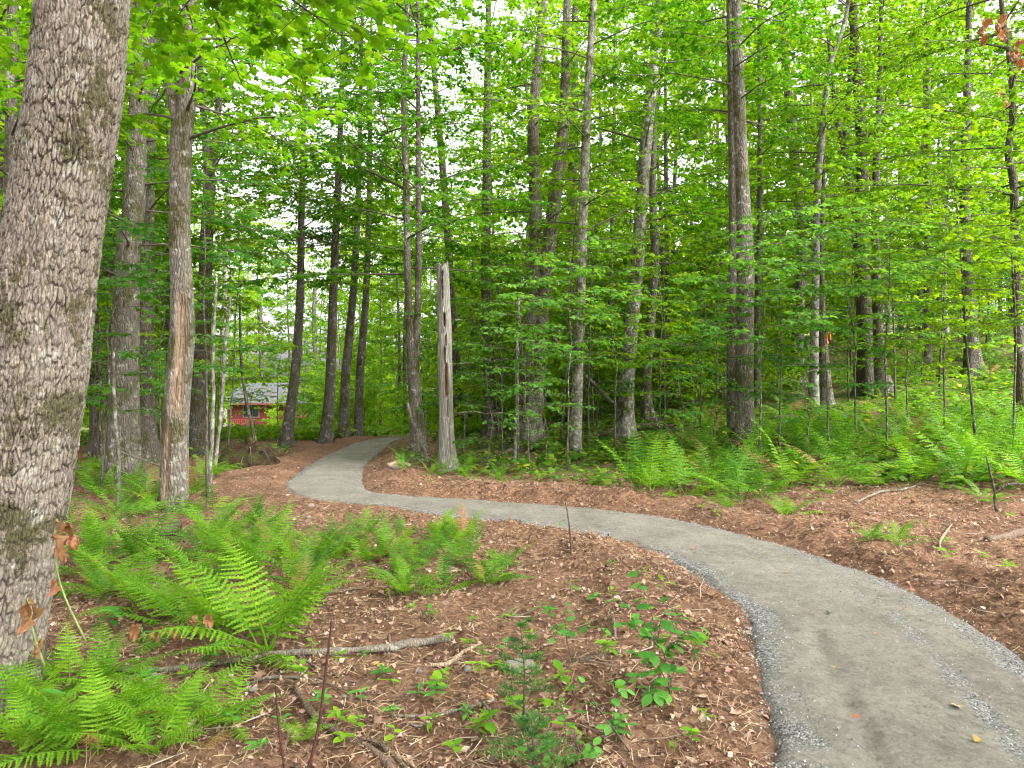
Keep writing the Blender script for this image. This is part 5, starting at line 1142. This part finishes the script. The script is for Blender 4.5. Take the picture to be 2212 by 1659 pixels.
def rock_mesh(seed):
    rng = np.random.default_rng(seed); import bmesh
    bm = bmesh.new(); bmesh.ops.create_icosphere(bm, subdivisions=3, radius=.5)
    me = bpy.data.meshes.new('stone')
    for v in bm.verts:
        c = np.array(v.co); k = 1 + .5 * float(fbm(c[0] * 2 + seed, c[1] * 2 + c[2] * 1.7, 3, seed)); v.co = Vector((c[0] * k, c[1] * k * .8, c[2] * k * .55))
    bm.to_mesh(me); bm.free(); me.materials.append(M['stone'])
    for p in me.polygons: p.use_smooth = True
    return me
RK = [rock_mesh(k) for k in range(4)]
for k, (px, py, w_, lab) in enumerate([(1122, 1440, 66, 'flat pale tan stone behind the little fir'), (1010, 1446, 26, 'rounded tan stone right of the grey branch tip'), (905, 1462, 20, 'small grey stone below the grey branch tip'), (545, 1505, 22, 'small dark grey stone left of the red stem'), (742, 1512, 16, 'small angular stone on the bare soil'),
    (852, 1037, 20, 'pale stone beside the trail near the snag'), (672, 1108, 20, 'tan stone at the near edge of the trail bend'), (665, 1125, 14, 'small tan stone below the trail bend'), (592, 1190, 16, 'pale pebble on the bare soil left'), (1358, 1070, 14, 'small stone past the trail, left of the ferns'), (1040, 1128, 14, 'pebble at the near trail edge in the middle'), (595, 1000, 16, 'pale stone on the bare soil near the mound')]):
    x, y = gp(px, py); s_ = w_ / F * y; tag(ob('stone', RK[k % 4], None, (x, y, gz(x, y) + s_ * .08), (0, 0, k * 1.3), s_), lab, 'stone')

# single fallen leaves one can pick out
FL = []
for k in range(3):
    tv = MAPLE_HI[0].copy(); tv[:, 2] = .10 * np.sin(tv[:, 0] * 5 + k) + .12 * np.cos(tv[:, 1] * 5 + k * 2); FL.append((tv, MAPLE_HI[1]))
for k, (px, py, s_, col, lab) in enumerate([(1696, 1247, .07, (.35, .22, .05), 'yellow brown fallen leaf on the trail right of the seam'), (1979, 1287, .08, (.4, .16, .08), 'reddish fallen leaf at the far trail edge'), (1891, 1384, .06, (.42, .28, .07), 'small tan fallen leaf mid trail'), (1946, 1329, .05, (.5, .06, .04), 'tiny red fallen leaf on the trail'),
    (1794, 1340, .06, (.06, .09, .03), 'dark green fallen leaf on the trail'), (1849, 1569, .07, (.5, .16, .04), 'orange fallen leaf near the tyre rut'), (2059, 1549, .08, (.45, .35, .2), 'pale tan curled leaf on the near trail'), (2121, 1624, .07, (.45, .3, .08), 'yellow fallen leaf by the bottom border of the trail'), (1801, 1460, .05, (.5, .36, .06), 'small yellow leaf on the left of the trail'),
    (1791, 1244, .06, (.25, .2, .05), 'olive fallen leaf on the trail'), (1501, 1192, .08, (.5, .22, .18), 'pinkish fallen leaf on the trail curve'), (1266, 1124, .08, (.2, .3, .05), 'green fallen leaf on the middle of the trail'), (1651, 1204, .08, (.15, .32, .04), 'bright green fallen leaf on the trail curve'),
    (718, 1576, .08, (.6, .14, .14), 'pink red fallen leaf by the red brown stem'), (1560, 1400, .09, (.5, .32, .2), 'pale fallen leaf at the left trail edge'), (1545, 1262, .08, (.45, .3, .12), 'tan fallen leaf where the trail starts to curve'), (1580, 1480, .07, (.5, .25, .2), 'pinkish leaf on the duff at the trail edge'), (826, 1455, .08, (.5, .4, .08), 'yellow leaf lying on the long grey branch')]):
    x, y = gp(px, py); tdd = trail_dist(x, y)[0][0]; z = (float(base_h(x, y)) + .034) if tdd < 0 else gz(x, y) + .025
    s_ *= .62; col = tuple(v * .55 for v in col)
    G = Geo(); G.leaves(FL[k % 3], np.zeros((1, 3)), np.array([[math.cos(k * 2.1), math.sin(k * 2.1), 0]]), np.array([[.1, -.15, 1]]), s_); mm = plain('fallen_leaf_%s' % lab.split()[0], col, .6, .3, 60)
    tag(ob('fallen_leaf', G.mesh('fallen_leaf', mm), None, (x, y, z)), lab, 'leaf')

# dried curled leaves on twigs
def curled(seed, mat='dry_big'):
    rng = np.random.default_rng(seed); n = 15; u, v = np.meshgrid(np.linspace(-1, 1, n), np.linspace(0, 1, n)); wd = .42 * np.sin(np.clip(v, .02, .98) ** .7 * PI) ** .7 * (1 + .15 * np.sin(v * 17 + seed))
    x = u * wd; y = v + .05 * np.sin(u * 7 + seed); c = rng.uniform(1.2, 2.3)
    z = -.5 * (x * c) ** 2 * (1 if seed % 2 else -1) + .25 * np.sin(v * 3 + seed) * v + .10 * np.sin(u * 4 + v * 5 + seed) + .14 * fbm(u * 3 + seed, v * 6, 3, seed + 60)
    V = np.stack([x * np.cos(x * c), y, z], -1).reshape(-1, 3); i = (np.arange(n - 1)[:, None] * n + np.arange(n - 1)[None]).ravel()
    return mesh_np('leaf', V, [np.stack([i, i + 1, i + n + 1, i + n], 1)], M[mat])
CU = [curled(k) for k in range(5)]
def dry_twig(label, stem, spots, d, size):
    org = wp(*stem[0], d); t = thing('dried_leaf_twig', label, 'dried leaves', org); G = Geo(); G.tube(catmull(np.array([wp(*p, d) - org for p in stem]), 10), np.linspace(.006, .003, 10), 6); ob('stem', G.mesh('stem', M['twig_green']), t)
    cc = catmull(np.array([wp(*p, d) - org for p in stem]), 24)
    for k, (a, b, s_) in enumerate(spots):
        lp = wp(a, b, d) - org + np.array([0, ri.uniform(-.06, .02), 0]); q = cc[((cc - lp) ** 2).sum(1).argmin()]; g = Geo(); g.tube(catmull(np.array([q, (q + lp) / 2 + (0, -.01, .02), lp]), 6), .0018, 5); ob('petiole', g.mesh('petiole', M['twig_green']), t)
        ob('leaf', CU[k % 5], t, lp, (ri.uniform(-2.0, -1.2), ri.uniform(-.4, .4), ri.uniform(-.7, .7)), size * s_)
dry_twig('large dried tan leaves on a twig against the right side of the big trunk', [(185, 1385), (140, 1290), (120, 1210), (132, 1140)], [(138, 1118, .7), (150, 1130, 1.2), (132, 1150, 1.1), (148, 1160, .8), (124, 1185, .9), (112, 1255, .8)], 3.45, .088)
dry_twig('dried orange leaves hanging on the front of the big trunk', [(96, 1440), (70, 1360), (62, 1300)], [(58, 1300, 1.1), (76, 1298, .9), (62, 1330, .9), (84, 1385, .9)], 3.38, .09)
dry_twig('cluster of dried orange leaves below the left ferns', [(290, 1405), (330, 1385), (400, 1372), (450, 1350)], [(302, 1345, 1.0), (340, 1355, .8), (352, 1352, .7), (378, 1360, .6), (420, 1328, .7), (412, 1338, .6), (450, 1325, .8)], 4.2, .1)
dry_twig('dead brown leaves hanging in the upper right corner', [(2212, 0), (2190, 60), (2160, 110)], [(2140, 40, 1.2), (2158, 70, 1.3), (2120, 60, 1.1), (2190, 110, 1.5), (2180, 60, 1.2), (2170, 30, 1.2), (2200, 90, 1.4), (2165, 190, 1.1), (2168, 215, 1.0), (2150, 55, 1.0), (2130, 75, 1.0), (2205, 130, 1.2)], 13.5, .19)

# orange ribbon
xr, yr = gp(1788, 885); yr -= .12; m = plain('orange_ribbon', (.75, .14, .02), .5, .15, 30); t = thing('marker_ribbon', 'orange flagging ribbon tied on a trunk above the ferns', 'ribbon', wp(1786, 706, yr))
for k, (pts, wd) in enumerate([([(0, 0), (3, 12), (1, 26), (3, 36)], .045), ([(0, 0), (-3, 18), (-6, 38), (-7, 58)], .02), ([(2, 0), (6, 14), (7, 28)], .04)]):
    P = catmull(np.array([(a / F * yr, -.02 * k - .02 * (i % 2), -b / F * yr) for i, (a, b) in enumerate(pts)]), 10); G = Geo(); off = np.array([wd, 0, 0]) * np.linspace(.25, 1, 10)[:, None]
    V = np.vstack([P - off / 2, P + off / 2 + (0, .02, 0), P - off / 2 + (0, .003, 0), P + off / 2 + (0, .023, 0)]); i = np.arange(9)
    G.add(V, None, np.vstack([np.stack([i, i + 10, i + 11, i + 1], 1), np.stack([i + 20, i + 21, i + 31, i + 30], 1)])); ob('ribbon_tail', G.mesh('ribbon_tail', m), t)
G = Geo(); a = np.linspace(0, 2 * PI, 20); G.tube(np.stack([.11 * np.cos(a), .13 + .11 * np.sin(a), .0 * a], 1), .02, 6); ob('knot_band', G.mesh('knot_band', m), t)

# root mound
x, y = gp(535, 1008); n = 44; u, v = np.meshgrid(np.linspace(-1, 1, n), np.linspace(-1, 1, n)); rr = np.clip(1 - (u ** 2 + v ** 2), 0, 1) ** .7
zz = .62 * rr * (1 + .5 * fbm(u * 2.2 + 3, v * 2.2, 4, 51)) - .06 + .05 * fbm(u * 9, v * 9, 2, 52) * rr
i = (np.arange(n - 1)[:, None] * n + np.arange(n - 1)[None]).ravel()
mm, n_, l_, p_ = nmat('mossy_soil'); g_ = n_.new('ShaderNodeNewGeometry'); t1 = noise_n(n_, l_, g_.outputs['Position'], 6, 6, .65); t2 = noise_n(n_, l_, g_.outputs['Position'], 30, 5)
r1 = ramp(n_, [(.3, (.016, .010, .007)), (.52, (.05, .032, .020)), (.58, (.035, .045, .010)), (.75, (.07, .08, .016))]); l_.new(t1.outputs[0], r1.inputs[0]); l_.new(r1.outputs[0], p_.inputs['Base Color']); p_.inputs['Roughness'].default_value = .95; p_.inputs['Specular IOR Level'].default_value = .05; l_.new(bump(n_, l_, t2.outputs[0], .05), p_.inputs['Normal'])
md = thing('root_mound', 'mossy upturned root mound left of the trail bend', 'root mound', (x, y, float(base_h(x, y))))
ob('soil_mass', mesh_np('soil_mass', np.stack([u.ravel() * .7, v.ravel() * .5, zz.ravel() * .85], 1), [np.stack([i, i + 1, i + n + 1, i + n], 1)], mm), md)
for k in range(3):
    G = Geo(); rg = np.random.default_rng(k + 5); a = rg.uniform(PI, 2 * PI); p = np.array([math.cos(a) * .3, math.sin(a) * .25, rg.uniform(.15, .32)]); G.tube(catmull(np.array([p, p + [math.cos(a) * .2, math.sin(a) * .2, rg.uniform(-.1, .15)], p + [math.cos(a) * .4, math.sin(a) * .35, rg.uniform(-.3, .05)]]), 8), np.linspace(.022, .006, 8), 6); ob('root', G.mesh('root', M['bark_dark']), md)

# ------------------------------------------------------------------ cabin and shed in the clearing
mr = plain('red_board_siding', (.115, .02, .02), .7, .2, 3); mrt = plain('red_trim', (.19, .045, .04), .6, .15, 3); mrf = plain('grey_shingle', (.06, .062, .065), .9, .25, 5, .02, 8); mg = plain('dark_glass', (.02, .025, .03), .1, .2, 1); mw = plain('pale_trim', (.16, .13, .11), .6, .1, 3); mfd = plain('fieldstone_skirt', (.2, .19, .17), .9, .3, 4)
D = 74.0; zc = CAM_Z - (946 - 830) / F * D; xc = (493 - 1106) / F * D
cb = thing('cabin', 'red wooden cabin with grey roof, porch railing and steps in the clearing', 'cabin', (xc, D, zc))
def part(name, boxes, mat, parent):
    G = Geo(); [G.box(a, b) for a, b in boxes]; return ob(name, G.mesh(name, mat, smooth=False), parent)
WL = 6.2
wall = part('wall', [((0, 0, .95), (WL, 6, 3.55))], mr, cb)
for k in range(int(WL / .22)): part('board', [((.02 + k * .22, -.022, .95), (.02 + k * .22 + .19, -.001, 3.5))], mr, cb)
part('foundation', [((.15, .15, -1.5), (WL - .15, 5.8, .95))], mfd, cb)
G = Geo(); V = [(-.45, -.55, 3.35), (WL + .45, -.55, 3.35), (WL - .1, 3, 5.35), (.35, 3, 5.35), (-.45, 6.5, 3.35), (WL + .45, 6.5, 3.35), (-.45, -.55, 3.5), (WL + .45, -.55, 3.5), (WL - .1, 3, 5.5), (.35, 3, 5.5), (-.45, 6.5, 3.5), (WL + .45, 6.5, 3.5)]
G.add(V, [(6, 9, 10), (8, 7, 11)], [(0, 3, 2, 1), (6, 7, 8, 9), (0, 1, 7, 6), (9, 8, 11, 10), (1, 5, 11, 7), (0, 6, 10, 4), (4, 10, 11, 5)]); roof = ob('roof', G.mesh('roof', mrf, smooth=False), cb)
part('fascia', [((-.46, -.58, 3.3), (WL + .46, -.552, 3.5))], plain('dark_red_fascia', (.16, .05, .045), .7, .2), cb)
for wx, ww in ((1.55, 1.5),):
    wd = part('window', [((wx, -.05, 2.1), (wx + ww, -.024, 3.15))], mg, cb)
    part('window_frame', [((wx - .08, -.08, 2.02), (wx + ww + .08, -.051, 2.1)), ((wx - .08, -.08, 3.15), (wx + ww + .08, -.051, 3.23)), ((wx - .08, -.08, 2.1), (wx, -.051, 3.15)), ((wx + ww, -.08, 2.1), (wx + ww + .08, -.051, 3.15))], mw, wd)
part('deck', [((.0, -1.5, .88), (3.1, -.03, 1.0))], mrt, cb)
rl_ = part('railing', [((.45, -1.5, 1.85), (3.1, -1.42, 1.93))], mrt, cb)
for k in range(14): part('baluster', [((.47 + k * .19, -1.49, 1.0), (.53 + k * .19, -1.43, 1.85))], mrt, rl_)
for k in range(2): part('post', [((.0 + k * 2.9, -1.5, -.6), (.14 + k * 2.9, -1.36, .88))], mrt, cb)
st = part('stair_stringer', [((.9, -2.75, -.1), (1.0, -1.52, .0))], mrt, cb)
for k in range(4): part('step', [((.0, -1.8 - k * .3, .68 - k * .22), (.95, -1.52 - k * .3, .73 - k * .22))], mrt, cb)
D2 = 68.0; zs = CAM_Z - (888 - 830) / F * D2; xs = (800 - 1106) / F * D2
sh = thing('shed', 'little red shed with dark green roof beyond the trail crest', 'shed', (xs, D2, zs))
part('wall', [((.25, 0, -1.2), (1.2, 1.4, 1.15))], mr, sh); part('door', [((.95, -.05, -1.0), (1.18, -.005, .95))], mrt, sh)
G = Geo(); G.add([(-.15, -.4, 1.15), (1.5, -.4, 1.15), (1.5, .7, 1.75), (-.15, .7, 1.75), (-.15, 1.8, 1.15), (1.5, 1.8, 1.15)], [(0, 3, 4), (1, 5, 2)], [(0, 1, 2, 3), (3, 2, 5, 4), (0, 4, 5, 1)]); ob('roof', G.mesh('roof', plain('dark_green_roof', (.05, .09, .07), .5, .2), smooth=False), sh)
